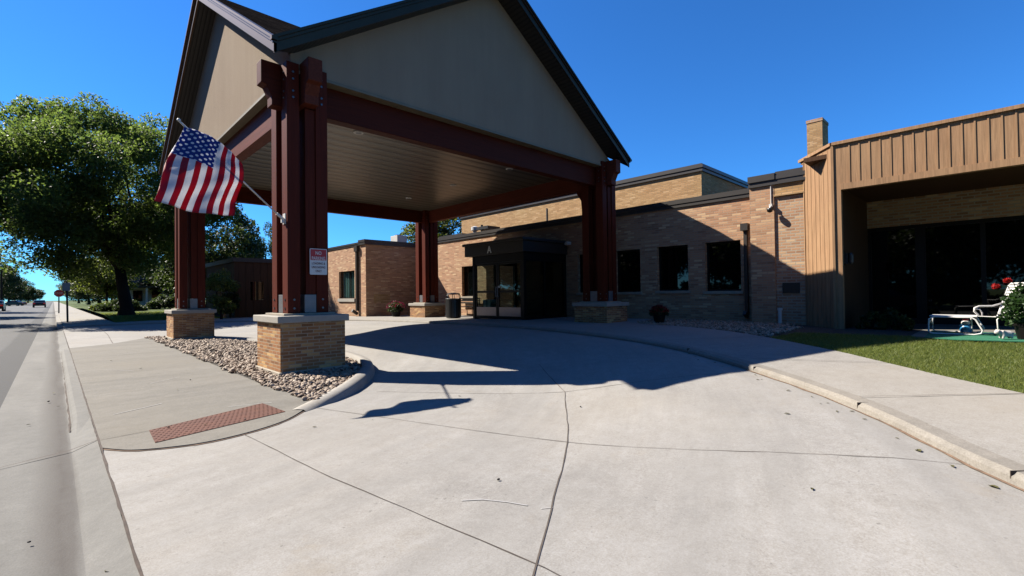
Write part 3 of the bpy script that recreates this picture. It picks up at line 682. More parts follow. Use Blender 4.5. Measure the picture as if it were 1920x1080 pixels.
# stucco gables with a tan bottom trim
GX0, GX1, GY0, GY1, GB = 2.95, 12.62, 8.50, 18.74, 5.30
def under(x, y): return None
zc = lambda d, s: ZE-0.21+d*s
for nm in ('front', 'back', 'street', 'building'):
    mb = MB(); tb = MB()
    if nm in ('front', 'back'):
        y = GY0 if nm == 'front' else GY1; th = 0.12 if nm == 'front' else -0.12
        pl_ = [(GX0, y, GB), (GX1, y, GB), (GX1, y, zc(XB-GX1, slopex)), (CX, y, zc(CX-XA, slopex)), (GX0, y, zc(GX0-XA, slopex))]
        mb.prism(pl_, (0, th, 0)); s_ = -1 if nm == 'front' else 1
        tb.box(GX0-0.02, GX1+0.02, min(y+s_*0.025, y-s_*0.2), max(y+s_*0.025, y-s_*0.2), GB-0.055, GB-0.002)
    else:
        x = GX0 if nm == 'street' else GX1; th = 0.12 if nm == 'street' else -0.12; s_ = -1 if nm == 'street' else 1
        x_ = x-0.004*s_
        pl_ = [(x_, GY0+0.125, GB), (x_, GY1-0.125, GB), (x_, GY1-0.125, zc(YB-GY1+0.125, slopey)), (x_, CY, zc(CY-YA, slopey)), (x_, GY0+0.125, zc(GY0+0.125-YA, slopey))]
        mb.prism(pl_, (th, 0, 0))
        tb.box(min(x+s_*0.025, x-s_*0.2), max(x+s_*0.025, x-s_*0.2), GY0+0.21, GY1-0.21, GB-0.055, GB-0.002)
    g = mb.build('stucco_gable', 'stucco', can); tb.build('bottom_trim', 'trim_tan', g)
# ceiling and recessed lights
mb = MB(); mb.box(3.3, 12.3, 8.9, 18.4, 5.20, 5.24); mb.build('ceiling', 'ceiling', can)
for x in (5.15, 10.05):
    for y in (10.45, 13.3, 16.2):
        mb = MB(); mb.lathe((x, y, 5.175), [(0.10, 0.0), (0.115, 0.006), (0.115, 0.0245)], 20); dl = mb.build('downlight', 'whitem', can)
        mb = MB(); mb.lathe((x, y, 5.170), [(0.07, 0), (0.07, 0.004)], 16); mb.build('lens', 'steel', dl)
# timber beams with stepped ends
def beam_profile(a0, a1, zt=5.42, zs=5.03, zb=4.68):
    """outline in (along, z): a long upper tongue, a chamfer and a shorter lower part at both ends"""
    return [(a0, zt), (a0, zs), (a0+0.09, zs-0.03), (a0+0.17, zs-0.2), (a0+0.17, zb), (a1-0.17, zb), (a1-0.17, zs-0.2), (a1-0.09, zs-0.03), (a1, zs), (a1, zt)]
for y in (8.72, 18.35):
    mb = MB(); lo = beam_profile(2.54, 13.02); mb.prism([(a, y, z if 2.9 < a < 12.7 or z < 5.3 else z) for a, z in lo], (0, 0.24, 0)); mb.build('cross_beam', 'timber_x', can, bevel=0.008)
for x in (3.10, 12.29):
    mb = MB(); lo = beam_profile(8.10, 19.22, 5.425, 5.035, 4.685); mb.prism([(x, a, z) for a, z in lo][::-1], (0.24, 0, 0)); mb.build('long_beam', 'timber_y', can, bevel=0.008)
# columns: four posts round a core, steel shoe, bolts; brick pedestals
def column(x0, y0, zcap):
    c = MB(); 
    c.box(x0+0.315, x0+0.486, y0+0.03, y0+0.77, zcap+0.36, 4.66)
    core = c.build('column_core', 'timber_z', can)
    for dx in (0, 0.49):
        for dy in (0, 0.54):
            mb = MB(); mb.box(x0+dx, x0+dx+0.21, y0+dy, y0+dy+0.26, zcap+0.035, 5.40); mb.build('post', 'timber_z', core, bevel=0.008)
    mb = MB(); mb.box(x0+0.285, x0+0.487, y0+0.012, y0+0.788, zcap+0.04, zcap+0.355); mb.box(x0+0.02, x0+0.20, y0+0.265, y0+0.535, zcap+0.04, zcap+0.355); mb.box(x0+0.489, x0+0.69, y0+0.265, y0+0.535, zcap+0.04, zcap+0.355)
    mb.build('steel_shoe', 'steel', core, bevel=0.004)
    mb = MB(); mb.box(x0-0.09, x0+0.79, y0-0.08, y0+0.88, zcap+0.001, zcap+0.034); mb.build('base_plate', 'capd', core, bevel=0.004)
    for z in (zcap+0.12, zcap+0.27, 4.79, 4.90, 5.11, 5.23):
        for q, d in [((x0+dx, y0, z), (0, -1, 0)) for dx in (0.105, 0.595)]+[((x0, y0+dy, z), (-1, 0, 0)) for dy in (0.13, 0.67)]:
            q, d = Vector(q), Vector(d); mb = MB(); mb.tube([q-d*0.004, q+d*0.014], 0.020, 6); mb.build('bolt', 'bolt', core)
def pedestal(x0, y0, zb, zcap, plinth=True):
    w_, d_ = 1.10, 1.22
    mb = MB(); mb.box(x0, x0+w_, y0, y0+d_, zb-0.15, zcap-0.115); p = mb.build('brick_pedestal', 'brick_ped', can, bevel=0.004)
    mb = MB(); mb.box(x0-0.055, x0+w_+0.055, y0-0.055, y0+d_+0.055, zcap-0.115, zcap); mb.build('stone_cap', 'cap', p, bevel=0.012)
    if plinth: mb = MB(); mb.box(x0-0.03, x0+w_+0.03, y0-0.03, y0+d_+0.03, zb-0.15, zb+0.12); mb.build('stone_plinth', 'capd', p, bevel=0.01)
COLS = ((2.86, 8.44, -0.01, 1.03), (2.86, 18.07, 0.0, 0.985), (12.05, 8.44, 0.37, 1.06), (12.05, 18.07, 0.33, 1.00))
for (x, y, zb, zc_) in COLS:
    column(x, y, zc_); pedestal(x-0.195, y-0.22, zb, zc_, x < 5)
mb = MB(); mb.prism([(12.29, 9.25, 4.68), (12.29, 9.62, 4.68), (12.29, 9.62, 4.60), (12.29, 9.45, 4.35), (12.29, 9.42, 4.05), (12.29, 9.25, 3.95)][::-1], (0.24, 0, 0)); mb.build('corbel', 'timber_z', can)

# flag pole, flag and parking sign on the near column
t = thing('flag_pole', 'silver flag pole slanting from a bracket on the near column', 'flag pole', (2.8, 8.55, 2.7))
PB, PT = Vector((2.80, 8.55, 2.70)), Vector((1.33, 8.42, 3.975))
mb = MB(); mb.tube([PB, PT], 0.014, 10); mb.build('pole', 'whitem', t, smooth=True)
mb = MB(); mb.lathe(PT+Vector((0, 0, -0.02)), [(0.005, 0), (0.024, 0.015), (0.028, 0.03), (0.02, 0.045), (0.004, 0.055)], 12); mb.build('finial', 'whitem', t, smooth=True)
mb = MB(); mb.box(2.845, 2.859, 8.50, 8.62, 2.60, 2.78); mb.tube([PB+Vector((0.055, 0.0, -0.035)), PB+(PT-PB).normalized()*0.10], 0.024, 10); mb.box(2.80, 2.846, 8.535, 8.585, 2.62, 2.68); mb.build('bracket', 'whitem', t)
nu, nv = 48, 40; vs = []; uv = []
H0, H1 = Vector((1.40, 8.42, 3.91)), Vector((2.12, 8.15, 3.41)); F0, F1 = Vector((0.91, 7.40, 2.585)), Vector((1.91, 7.88, 2.56))
for j in range(nv+1):
    v = j/nv
    for i in range(nu+1):
        u = i/nu
        h = H0.lerp(H1, v)+Vector((0.05, 0, 0.09))*math.sin(math.pi*v)
        f = F0.lerp(F1, v)+Vector((0, 0, -0.05))*math.sin(math.pi*v)
        p = h.lerp(f, u)
        p.x += 0.06*math.sin(math.pi*u)*(0.5-v)*-1 + 0.012*math.sin(9*u+5*v)
        p.y += (0.05*u**0.7)*math.sin(13*v+2.5*u) + 0.03*math.sin(7*u+3*v)+0.012*math.sin(31*v-9*u)*(1-u) + 0.008*math.sin(26*u+14*v)
        vs.append(p); uv.append((u, v))
mb = MB(); mb.add(vs, [(j*(nu+1)+i, j*(nu+1)+i+1, (j+1)*(nu+1)+i+1, (j+1)*(nu+1)+i) for j in range(nv) for i in range(nu)])
fl = mb.build('flag', 'flag', None, org=(1.40, 8.42, 2.5), smooth=True, uvs=uv)
so_ = fl.modifiers.new('thickness', 'SOLIDIFY'); so_.thickness = 0.0015
tag(fl, 'striped flag with a starry blue corner hanging from the slanted pole', 'flag')
t = thing('no_parking_sign', 'red and white no parking sign on the near column', 'sign', (3.38, 8.415, 1.73))
mb = MB(); sx0, sx1, sz0, sz1, sy = 3.222, 3.527, 1.735, 2.195, 8.415
def rrect(x0, x1, z0, z1, y, r, n=4):
    out = []
    for (cx, cz, a0) in ((x1-r, z1-r, 0), (x0+r, z1-r, 90), (x0+r, z0+r, 180), (x1-r, z0+r, 270)):
        for k in range(n+1): a = R(a0+90*k/n); out.append((cx+r*math.cos(a), y, cz+r*math.sin(a)))
    return out
mb.prism(rrect(sx0, sx1, sz0, sz1, sy, 0.02)[::-1], (0, 0.004, 0)); mb.build('sign_plate', 'white', t)
mb = MB(); mb.prism(rrect(sx0+0.012, sx1-0.012, sz0+0.255, sz1-0.012, sy-0.0015, 0.012)[::-1], (0, 0.001, 0)); mb.build('red_panel', 'sign_red', t)
for z in (1.80, 2.10): mb = MB(); mb.box(3.36, 3.39, sy+0.0045, 8.4385, z, z+0.03); mb.build('spacer', 'bolt', t)
xm = (sx0+sx1)/2
for (s_, z, h, w_, m) in (('NO', 2.118, 0.062, 0.105, 'letter'), ('PARKING', 2.025, 0.062, 0.235, 'letter'), ('LOADING &', 1.935, 0.042, 0.235, 'letter_red'), ('UNLOADING', 1.868, 0.042, 0.24, 'letter_red'), ('ONLY', 1.80, 0.042, 0.11, 'letter_red')):
    text_mesh('lettering', s_, m, t, (xm, sy-0.003, z), (1, 0, 0), (0, 0, 1), h, 0.0008, w_, bold=0.012)

# ------------------------------------------------------------ main brick building
XW = 14.25
bld = thing('brick_building', 'long tan brick building with flat roof, dark windows and metal parapet', 'building', (15, 12, 0.4))
wins = [(5.24, 6.28, 1.37, 2.84), (6.82, 7.88, 1.40, 2.84), (8.50, 9.48, 1.38, 2.83), (10.45, 11.15, 1.38, 2.82), (17.4, 18.24, 1.28, 2.73)]
mb = MB(); mb.wallx(XW, XW+0.3, 4.837, 22.0, 0.1, 4.03, wins); mb.build('front_wall', 'brick', bld)
for (a, b, c, d) in wins:
    mb = MB(); e = 0.05; X = XW+0.14
    mb.box(X, X+0.06, a, a+e, c, d); mb.box(X, X+0.06, b-e, b, c, d); mb.box(X, X+0.06, a+e, b-e, c, c+e); mb.box(X, X+0.06, a+e, b-e, d-e, d)
    f = mb.build('window', 'dark', bld)
    mb = MB(); mb.box(X+0.025, X+0.035, a+e, b-e, c+e, d-e); mb.build('pane', 'glass', f)
    mb = MB(); mb.box(XW-0.05, XW+0.14, a-0.06, b+0.06, c-0.09, c-0.002); mb.build('sill', 'capd', f, bevel=0.006)
# parapet of the long wall: three steps of dark metal
mb = MB(); mb.box(XW-0.05, XW+0.35, 4.865, 22.0, 4.03, 4.10); mb.box(XW-0.035, XW+0.35, 4.865, 22.0, 4.10, 4.14); mb.box(XW-0.06, XW+0.42, 4.865, 22.0, 4.14, 4.19); mb.box(XW+0.0, XW+0.5, 4.865, 22.0, 4.19, 4.29)
mb.build('parapet_flashing', 'bronze_l', bld)
mb = MB(); mb.box(XW+0.3, 30, 3.6, 40, 4.0, 4.12); mb.build('flat_roof', 'bronze', bld)
# pilaster and old brick pier with raised parapet, standing proud of the long wall
XP = 13.87
mb = MB(); mb.box(XP, XW+0.28, 4.22, 4.835, 0.2, 4.19); mb.build('pilaster', 'brick', bld)
mb = MB(); mb.box(XP+0.05, XW+0.28, 3.2, 4.218, 0.2, 3.87); mb.build('pier_wall', 'brick_old', bld)
mb = MB(); mb.box(XP+0.01, XW+0.28, 3.2, 4.218, 3.91, 4.19); mb.box(XP-0.02, XW+0.28, 3.2, 4.218, 3.872, 3.909); mb.build('brick_band', 'brick_tan', bld)
mb = MB(); mb.box(XP-0.05, XW+0.4, 3.2, 4.85, 4.192, 4.26); mb.box(XP-0.02, XW+0.4, 3.2, 4.85, 4.26, 4.33); mb.box(XP-0.04, XW+0.4, 3.2, 4.18, 4.33, 4.43); mb.box(XP-0.01, XW+0.5, 3.2, 4.18, 4.43, 4.53); mb.box(XP-0.06, XW+0.4, 4.182, 4.86, 4.33, 4.50)
mb.build('pier_flashing', 'bronze_l', bld)
# upper storey set back
mb = MB(); mb.box(18, 26, 8.02, 23.0, 4.0, 6.02); mb.build('upper_storey', 'brick_tan', bld)
mb = MB(); mb.box(17.93, 26.1, 7.95, 23.07, 6.02, 6.10); mb.box(17.95, 26.1, 7.97, 23.05, 6.10, 6.15); mb.box(17.90, 26.1, 7.92, 23.1, 6.15, 6.27); mb.box(18.1, 26.1, 8.05, 22.9, 6.27, 6.36); mb.build('upper_flashing', 'bronze_l', bld)
mb = MB(); mb.box(17.97, 18.0, 15.98, 16.04, 4.3, 5.7); mb.build('conduit', 'copper', bld)
mb = MB(); mb.box(22, 25, 12.2, 15.5, 6.3, 7.0); mb.build('roof_block', 'bronze', bld)
# chimney
mb = MB(); mb.box(22.0, 22.9, 4.88, 5.42, 4.1, 8.12); ch = mb.build('chimney', 'brick_tan', bld); mb = MB(); mb.box(21.98, 22.92, 4.86, 5.44, 8.122, 8.24); mb.build('chimney_top', 'brick_old', ch)
# downspout with its box
mb = MB(); mb.box(XW-0.17, XW-0.002, 4.985, 5.18, 3.08, 3.28); mb.box(XW-0.10, XW-0.005, 5.03, 5.12, 0.75, 3.079); mb.obox((XW-0.14, 5.075, 0.70), (0.10, 0, -0.05), (0, 0.045, 0), (0.03, 0, 0.05)); mb.build('downspout', 'copper', bld)
mb = MB(); mb.box(XP+0.02, XP+0.047, 3.66, 4.06, 1.29, 1.56); mb.build('wall_vent', 'black', bld)
# wing of the building on the far side of the canopy
WXc, WYc = 11.15, 22.0
ww = [(23.62, 25.45, 1.24, 2.69)]; ww = [(23.2, 25.05, 1.24, 2.69)]
mb = MB(); mb.wallx(WXc, WXc+0.3, WYc+0.002, 31, 0.05, 3.93, ww); mb.box(WXc+0.302, XW+0.3, WYc+0.002, WYc+0.3, 0.05, 3.93); wg = mb.build('wing_wall', 'brick', bld)
mb = MB(); mb.box(WXc+0.002, XW, WYc-0.03, WYc, 0.05, 3.93); mb.build('wing_end_wall', 'brick', bld)
a, b, c, d = ww[0]; X = WXc+0.12; e = 0.05
mb = MB(); mb.box(X, X+0.06, a, a+e, c, d); mb.box(X, X+0.06, b-e, b, c, d); mb.box(X, X+0.06, a+e, b-e, c, c+e); mb.box(X, X+0.06, a+e, b-e, d-e, d); mb.box(X, X+0.06, a+0.72, a+0.76, c+e, d-e)
f = mb.build('window', 'dark', bld); mb = MB(); mb.box(X+0.025, X+0.033, a+e, b-e, c+e, d-e); mb.build('pane', 'clear', f)
mb = MB()
nyc = 60
for k in range(nyc):
    y0, y1 = a+e+(b-a-2*e)*k/nyc, a+e+(b-a-2*e)*(k+1)/nyc; q = lambda y: X+0.085+0.02*math.sin(y*26)
    if 0.47 < k/nyc < 0.53: continue
    mb.add([(q(y0), y0, c+e), (q(y1), y1, c+e), (q(y1), y1, d-e), (q(y0), y0, d-e)], [(0, 3, 2, 1)])
mb.build('curtain', 'curtain', f)
mb = MB(); mb.box(WXc-0.06, WXc+0.12, a-0.07, b+0.07, c-0.17, c-0.003); mb.build('sill', 'cap', f, bevel=0.006)
mb = MB(); mb.box(WXc-0.04, WXc+0.35, 22.62, 31, 3.93, 4.0); mb.box(WXc-0.06, WXc+0.4, 22.62, 31, 4.0, 4.09)
mb.box(WXc-0.08, XW+0.3, WYc-0.08, WYc+0.3, 3.93, 4.06); mb.box(WXc-0.1, XW+0.3, WYc-0.1, WYc+0.32, 4.06, 4.18); mb.box(WXc-0.08, WXc+0.4, WYc+0.3, 22.6, 3.93, 4.06); mb.box(WXc-0.1, WXc+0.4, WYc+0.32, 22.6, 4.06, 4.18); mb.build('wing_flashing', 'bronze_l', bld)
mb = MB(); mb.box(WXc-0.16, WXc-0.003, 22.62, 22.95, 3.62, 3.92); mb.box(WXc-0.13, WXc-0.003, 22.71, 22.85, 0.62, 3.619); mb.obox((WXc-0.2, 22.78, 0.55), (0.14, 0, -0.09), (0, 0.06, 0), (0.04, 0, 0.06)); mb.build('wing_downspout', 'copper', bld)
mb = MB(); mb.box(WXc+0.42, WXc+1.32, WYc-0.034, WYc-0.0305, 1.0, 1.46); mb.build('patched_brick', 'brick_tan', bld)
# rooftop pieces
for (nm, lab, cat, x, y, z, kind) in (('roof_vent', 'small white vent on the flat roof behind the parapet', 'vent', 15.4, 18.6, 4.12, 0), ('roof_pipe', 'black pipe stub on the flat roof beside the white vent', 'pipe', 15.4, 18.05, 4.12, 1)):
    t = thing(nm, lab, cat, (x, y, z)); mb = MB()
    if kind == 0: mb.lathe((x, y, z), [(0.10, 0), (0.10, 0.48), (0.19, 0.5), (0.19, 0.66), (0.05, 0.72)], 14); mb.build('vent_cap', 'whitem', t)
    else: mb.tube([(x, y, z), (x, y, z+0.72)], 0.06, 10); mb.build('stack', 'black', t); mb = MB(); mb.box(x-0.4, x+0.4, y-0.9, y-0.07, z+0.42, z+0.56); mb.build('bracket', 'black', t)
t = thing('roof_hatch', 'long dark kerb on the flat roof near the tree', 'roof hatch', (15.6, 20.4, 4.12)); mb = MB(); mb.box(15.3, 15.9, 19.5, 21.4, 4.12, 4.48); mb.build('curb', 'bronze', t); mb = MB(); mb.box(15.22, 15.98, 19.42, 21.48, 4.48, 4.56); mb.build('lid', 'bronze_l', t)
t = thing('rooftop_unit', 'white rooftop unit just showing above the wing parapet', 'air conditioner', (13.55, 22.9, 4.0)); mb = MB(); mb.box(13.3, 13.9, 22.6, 23.3, 4.0, 4.62); mb.build('casing', 'whitem', t, bevel=0.01); mb = MB(); mb.lathe((13.6, 22.95, 4.62), [(0.22, 0), (0.22, 0.06)], 16); mb.build('fan_cover', 'steel', t)
mb = MB(); mb.box(XW+0.31, XW+0.9, 4.6, 22, 0.4, 0.42); mb.box(XW+2.5, XW+2.6, 4.6, 21.9, 0.42, 3.9); mb.build('interior', 'dark', bld)

# wall fittings
t = thing('security_camera', 'white security camera under the parapet beside the pier', 'camera', (XP-0.02, 4.27, 3.45)); mb = MB(); mb.box(XP-0.08, XP-0.002, 4.245, 4.32, 3.60, 3.68); mb.tube([(XP-0.04, 4.28, 3.64), (XP-0.11, 4.28, 3.60), (XP-0.13, 4.28, 3.55)], 0.018, 8); mb.build('arm', 'whitem', t); mb = MB(); mb.lathe((XP-0.14, 4.28, 3.44), [(0.02, 0), (0.06, 0.02), (0.075, 0.07), (0.075, 0.11), (0.03, 0.13)], 14); mb.build('dome', 'black', t, smooth=True); mb = MB(); mb.tube([(XP-0.018, 4.285, 3.68), (XP-0.018, 4.285, 4.19)], 0.014, 8); mb.build('conduit', 'whitem', t)
t = thing('wall_lamp', 'small white lamp high on the wall beside the entrance vestibule', 'lamp', (14.1, 11.2, 3.2)); mb = MB(); mb.box(14.02, 14.248, 11.45, 11.62, 3.22, 3.33); mb.build('housing', 'whitem', t, bevel=0.01); mb = MB(); mb.box(14.04, 14.2, 11.47, 11.60, 3.205, 3.219); mb.build('lens', 'white', t)
t = thing('standpipe', 'white capped pipe standing in the gravel by the pier', 'pipe', (13.72, 4.08, 0.47)); mb = MB(); mb.tube([(13.72, 4.08, 0.44), (13.72, 4.08, 0.84)], 0.042, 12); mb.build('pipe', 'whitem', t); mb = MB(); mb.tube([(13.72, 4.08, 0.84), (13.72, 4.08, 0.90)], 0.058, 12); mb.build('cap', 'whitem', t)

# ------------------------------------------------------------ entrance vestibule
ves = thing('entrance_vestibule', 'dark metal and glass entrance vestibule marked with a pale letter A', 'vestibule', (13, 13.1, 0.42))
V0, V1, W0, W1, ZF = 11.91, 14.24, 11.72, 14.56, 0.425
mb = MB(); mb.box(V0-0.10, V1, W0-0.08, W1+0.36, 2.86, 3.26); mb.box(V0-0.17, V1, W0-0.15, W1+0.43, 3.26, 3.36); mb.build('roof_fascia', 'bronze', ves, bevel=0.006)
mb = MB()
for (x, y) in ((V0, W0), (V0, W1-0.12)): mb.box(x, x+0.12, y, y+0.12, ZF, 2.86)
mb.box(V1-0.1, V1, W1-0.12, W1, ZF, 2.86); mb.box(V1-0.1, V1, W0, W0+0.12, ZF, 2.86)
mb.box(V0+0.01, V0+0.11, W0+0.12, W1-0.12, 2.55, 2.86); mb.box(V0+0.121, V1-0.101, W0+0.01, W0+0.09, 2.55, 2.86); mb.box(V0+0.121, V1-0.101, W1-0.09, W1-0.01, 2.55, 2.86)
mb.box(V0+0.121, V1-0.101, W0+0.01, W0+0.09, ZF, ZF+0.12); mb.box(V0+0.121, V1-0.101, W1-0.09, W1-0.01, ZF, ZF+0.12); mb.box(V0+1.1, V0+1.16, W0+0.01, W0+0.09, ZF+0.12, 2.55); mb.box(V0+1.1, V0+1.16, W1-0.09, W1-0.01, ZF+0.12, 2.55)
mb.build('frame', 'dark', ves)
mb = MB(); mb.box(V0+0.125, V1-0.105, W0+0.045, W0+0.055, ZF+0.12, 2.55); mb.build('side_pane', 'tinted', ves)
mb = MB(); mb.box(V0+0.125, V1-0.105, W1-0.055, W1-0.045, ZF+0.12, 2.55); mb.build('side_pane', 'clear', ves)
for (a, b) in ((W0+0.13, (W0+W1)/2-0.01), ((W0+W1)/2+0.01, W1-0.13)):
    mb = MB(); e = 0.075; x0, x1 = V0+0.03, V0+0.08; z0, z1 = ZF+0.02, 2.545
    mb.box(x0, x1, a, a+e, z0, z1); mb.box(x0, x1, b-e, b, z0, z1); mb.box(x0, x1, a+e, b-e, z0, z0+0.10); mb.box(x0, x1, a+e, b-e, z1-0.08, z1); mb.box(x0, x1, a+e, b-e, 1.42, 1.50)
    dr = mb.build('door', 'dark', ves)
    mb = MB(); mb.box(x0+0.02, x0+0.03, a+e, b-e, z0+0.10, 1.42); mb.box(x0+0.02, x0+0.03, a+e, b-e, 1.50, z1-0.08); mb.build('pane', 'clear', dr)
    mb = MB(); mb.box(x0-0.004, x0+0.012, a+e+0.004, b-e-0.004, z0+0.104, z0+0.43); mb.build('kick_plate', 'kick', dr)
    yh = b-0.04 if a < 13 else a+0.04
    mb = MB(); mb.tube([(x0-0.05, yh, 1.25), (x0-0.05, yh, 1.65)], 0.014, 8); mb.box(x0-0.05, x0, yh-0.01, yh+0.01, 1.27, 1.29); mb.box(x0-0.05, x0, yh-0.01, yh+0.01, 1.61, 1.63); mb.build('handle', 'steel', dr)
mb = MB(); mb.box(V0+0.022, V0+0.0265, 12.98, 13.10, 1.60, 1.67); mb.build('door_notice', 'white', ves)
mb = MB(); mb.box(V0, V1, W0, W1, ZF-0.02, ZF-0.003); mb.build('threshold', 'black', ves)
text_mesh('letter_mark', 'A', 'letter', ves, (V0-0.108, 13.42, 3.05), (0, -1, 0), (0, 0, 1), 0.27, 0.006, 0.24, bold=0.02)
# seen through the doors: an inner bench-height counter
t = thing('lobby_bin', 'pale green tapered bin behind the glass of the entrance door', 'bin', (12.5, 14.15, ZF)); mb = MB(); mb.prism([(12.3, 13.85, 1.15), (12.3, 14.40, 1.15), (12.3, 14.40, 0.80), (12.3, 13.98, 0.80)], (0.4, 0, 0)); mb.build('tray', 'curtain', t); mb = MB(); mb.box(12.42, 12.58, 14.1, 14.25, ZF, 0.798); mb.build('leg', 'whitem', t)

# ------------------------------------------------------------ tan board porch on the right
por = thing('board_porch', 'tan board and batten porch with angled side panel and deep glazed recess', 'porch', (14.5, -1.5, 0.45))
PX, PYc, PZT, PZB = 12.93, 2.70, 4.75, 3.64
pe = -7.5
mb = MB(); mb.box(PX, PX+0.14, pe, 2.53, PZB, PZT-0.07); mb.box(PX, PX+0.14, 2.531, PYc-0.005, 0.25, PZT-0.07); mb.build('fascia_board', 'tan_board', por)
mb = MB(); y = 2.36; k = 0
while y > pe:
    mb.box(PX-0.014, PX-0.001, y-0.013, y+0.013, PZB+0.14, PZT-0.08); y -= 0.185
mb.build('battens', 'tan_board', por)
mb = MB(); mb.box(PX-0.022, PX-0.001, pe, 2.53, PZB, PZB+0.138); mb.box(PX-0.03, PX-0.001, 2.66, PYc+0.01, 0.25, PZT-0.08); mb.build('trim_boards', 'tan_board', por)
dirv = Vector((0.94, 0.80, 0)).normalized(); nrm = Vector((-dirv.y, dirv.x, 0)); A0 = Vector((PX, PYc, 0)); Lw = (13.90-PX)/dirv.x
def angled(mb, s0, s1, z0, z1, o0, o1):
    a, b = A0+dirv*s0, A0+dirv*s1
    mb.prism([a+nrm*o0+Vector((0, 0, z0)), b+nrm*o0+Vector((0, 0, z0)), b+nrm*o1+Vector((0, 0, z0)), a+nrm*o1+Vector((0, 0, z0))], (0, 0, z1-z0))
mb = MB(); angled(mb, 0.0, Lw-0.02, 0.25, 4.62, -0.14, 0); angled(mb, 0.0, Lw+0.12, 4.621, PZT-0.07, -0.14, 0); mb.build('angled_panel', 'tan_board', por)
mb = MB(); s = 0.16
while s < Lw-0.05: angled(mb, s, s+0.012, 0.3, PZT-0.08, 0.0, 0.007); s += 0.185
angled(mb, Lw-0.06, Lw-0.022, 0.3, 4.62, 0.0, 0.02); mb.build('panel_battens', 'tan_board', por)
mb = MB(); angled(mb, -0.02, Lw+0.16, PZT-0.07, PZT, -0.2, 0.045); mb.box(PX-0.05, PX+0.25, pe, PYc-0.012, PZT-0.069, PZT+0.001); mb.build('cap_board', 'tan_board', por)
mb = MB(); mb.box(PX+0.142, 16.0, pe, 2.66, PZB+0.1, PZB+0.16); mb.box(PX+0.142, 16.6, pe, 3.3, 4.45, 4.55); mb.build('porch_roof', 'tan_shaded', por)
mb = MB(); mb.box(PX+0.142, 16.3, 2.55, 2.66, 0.25, PZB+0.098); mb.build('side_wall', 'tan_shaded', por)
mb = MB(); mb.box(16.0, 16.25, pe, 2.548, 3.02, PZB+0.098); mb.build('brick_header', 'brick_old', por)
ym = [2.545, 1.55, 1.36, 0.35, 0.28, -0.75, -0.82, -1.9, -2.1, -3.2, -3.4, -7.4]
mb = MB(); mb.box(16.02, 16.16, pe, 2.545, 2.93, 3.018); mb.box(16.02, 16.16, pe, 2.545, 0.45, 0.60)
for a, b in ((2.545, 2.48), (1.56, 1.36), (0.36, 0.27), (-0.74, -0.83), (-1.9, -2.1), (-4.2, -4.4)): mb.box(16.02, 16.16, b, a, 0.6, 2.93)
gz_ = mb.build('glazing_frame', 'dark', por)
mb = MB(); mb.box(16.08, 16.09, pe, 2.48, 0.6, 2.93); mb.build('pane', 'glass', gz_)
mb = MB(); mb.box(16.26, 17, -7.5, 3.4, 0.2, 4.4); mb.build('back_wall', 'tan_shaded', por)
t = thing('porch_lamp', 'small dark wall lamp on the inner side of the porch opening', 'lamp', (13.2, 2.5, 2.0)); mb = MB(); mb.box(13.15, 13.3, 2.47, 2.548, 1.95, 2.2); mb.build('back_plate', 'bronze', t); mb = MB(); mb.lathe((13.22, 2.42, 1.95), [(0.03, 0), (0.05, 0.04), (0.055, 0.2), (0.02, 0.26)], 12); mb.build('shade', 'bronze_l', t)
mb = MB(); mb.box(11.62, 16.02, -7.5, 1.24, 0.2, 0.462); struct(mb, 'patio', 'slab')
mb = MB(); mb.prism([(11.22, 1.0, 0.470), (11.05, 0.5, 0.470), (11.3, -0.6, 0.470), (11.3, -2.6, 0.470), (13.2, -2.6, 0.470), (13.2, 1.05, 0.470)], (0, 0, 0.014)); o = mb.build('turf_mat', 'carpet'); tag(o, 'bright green turf mat under the white patio furniture', 'mat')

# ------------------------------------------------------------ pebbles
def ico(sub):
    bm = bmesh.new(); bmesh.ops.create_icosphere(bm, subdivisions=sub, radius=1.0)
    v = np.array([q.co for q in bm.verts]); f = np.array([[x.index for x in q.verts] for q in bm.faces]); bm.free(); return v, f
def scatter_rocks(name, pts, zs, sizes, sub, mat, flat=0.6):
    V, F = ico(sub); nv = len(V); n = len(pts)
    ang = rng.uniform(0, 2*np.pi, n); tilt = rng.normal(0, 0.35, (n, 2))
    sc = np.stack([sizes*rng.uniform(0.9, 1.5, n), sizes*rng.uniform(0.65, 1.0, n), sizes*flat*rng.uniform(0.7, 1.2, n)], 1)
    noise = 1+rng.normal(0, 0.09, (n, nv, 1))
    P = V[None]*noise*sc[:, None, :]
    tx, ty = tilt[:, 0, None], tilt[:, 1, None]
    z = P[..., 2]+P[..., 0]*tx+P[..., 1]*ty
    c, s = np.cos(ang)[:, None], np.sin(ang)[:, None]
    x = P[..., 0]*c-P[..., 1]*s; y = P[..., 0]*s+P[..., 1]*c
    W_ = np.stack([x+pts[:, 0, None], y+pts[:, 1, None], z+zs[:, None]], 2).reshape(-1, 3)
    FF = (F[None]+(np.arange(n)*nv)[:, None, None]).reshape(-1, 3)
    return tag(big_mesh(name, W_, FF, mat, smooth=True), kind='stuff')
iky = np.array([p.y for p in IK]); ikx = np.array([p.x for p in IK])
def in_ped(x, y, m=0.02): return any((x > a-0.195-m) & (x < a+0.905+m) & (y > b-0.22-m) & (y < b+1.0+m) for a, b, *_ in COLS)
def bed_z(x, y):
    e = np.interp(y, iky, ikx)-0.12; d = np.minimum(x-2.34, e-x)
    return np.interp(y, [6, 7, 9, 14, 20], [0.03, 0.045, 0.07, 0.08, 0.02])*np.clip(d/0.4, 0.25, 1)+0.0
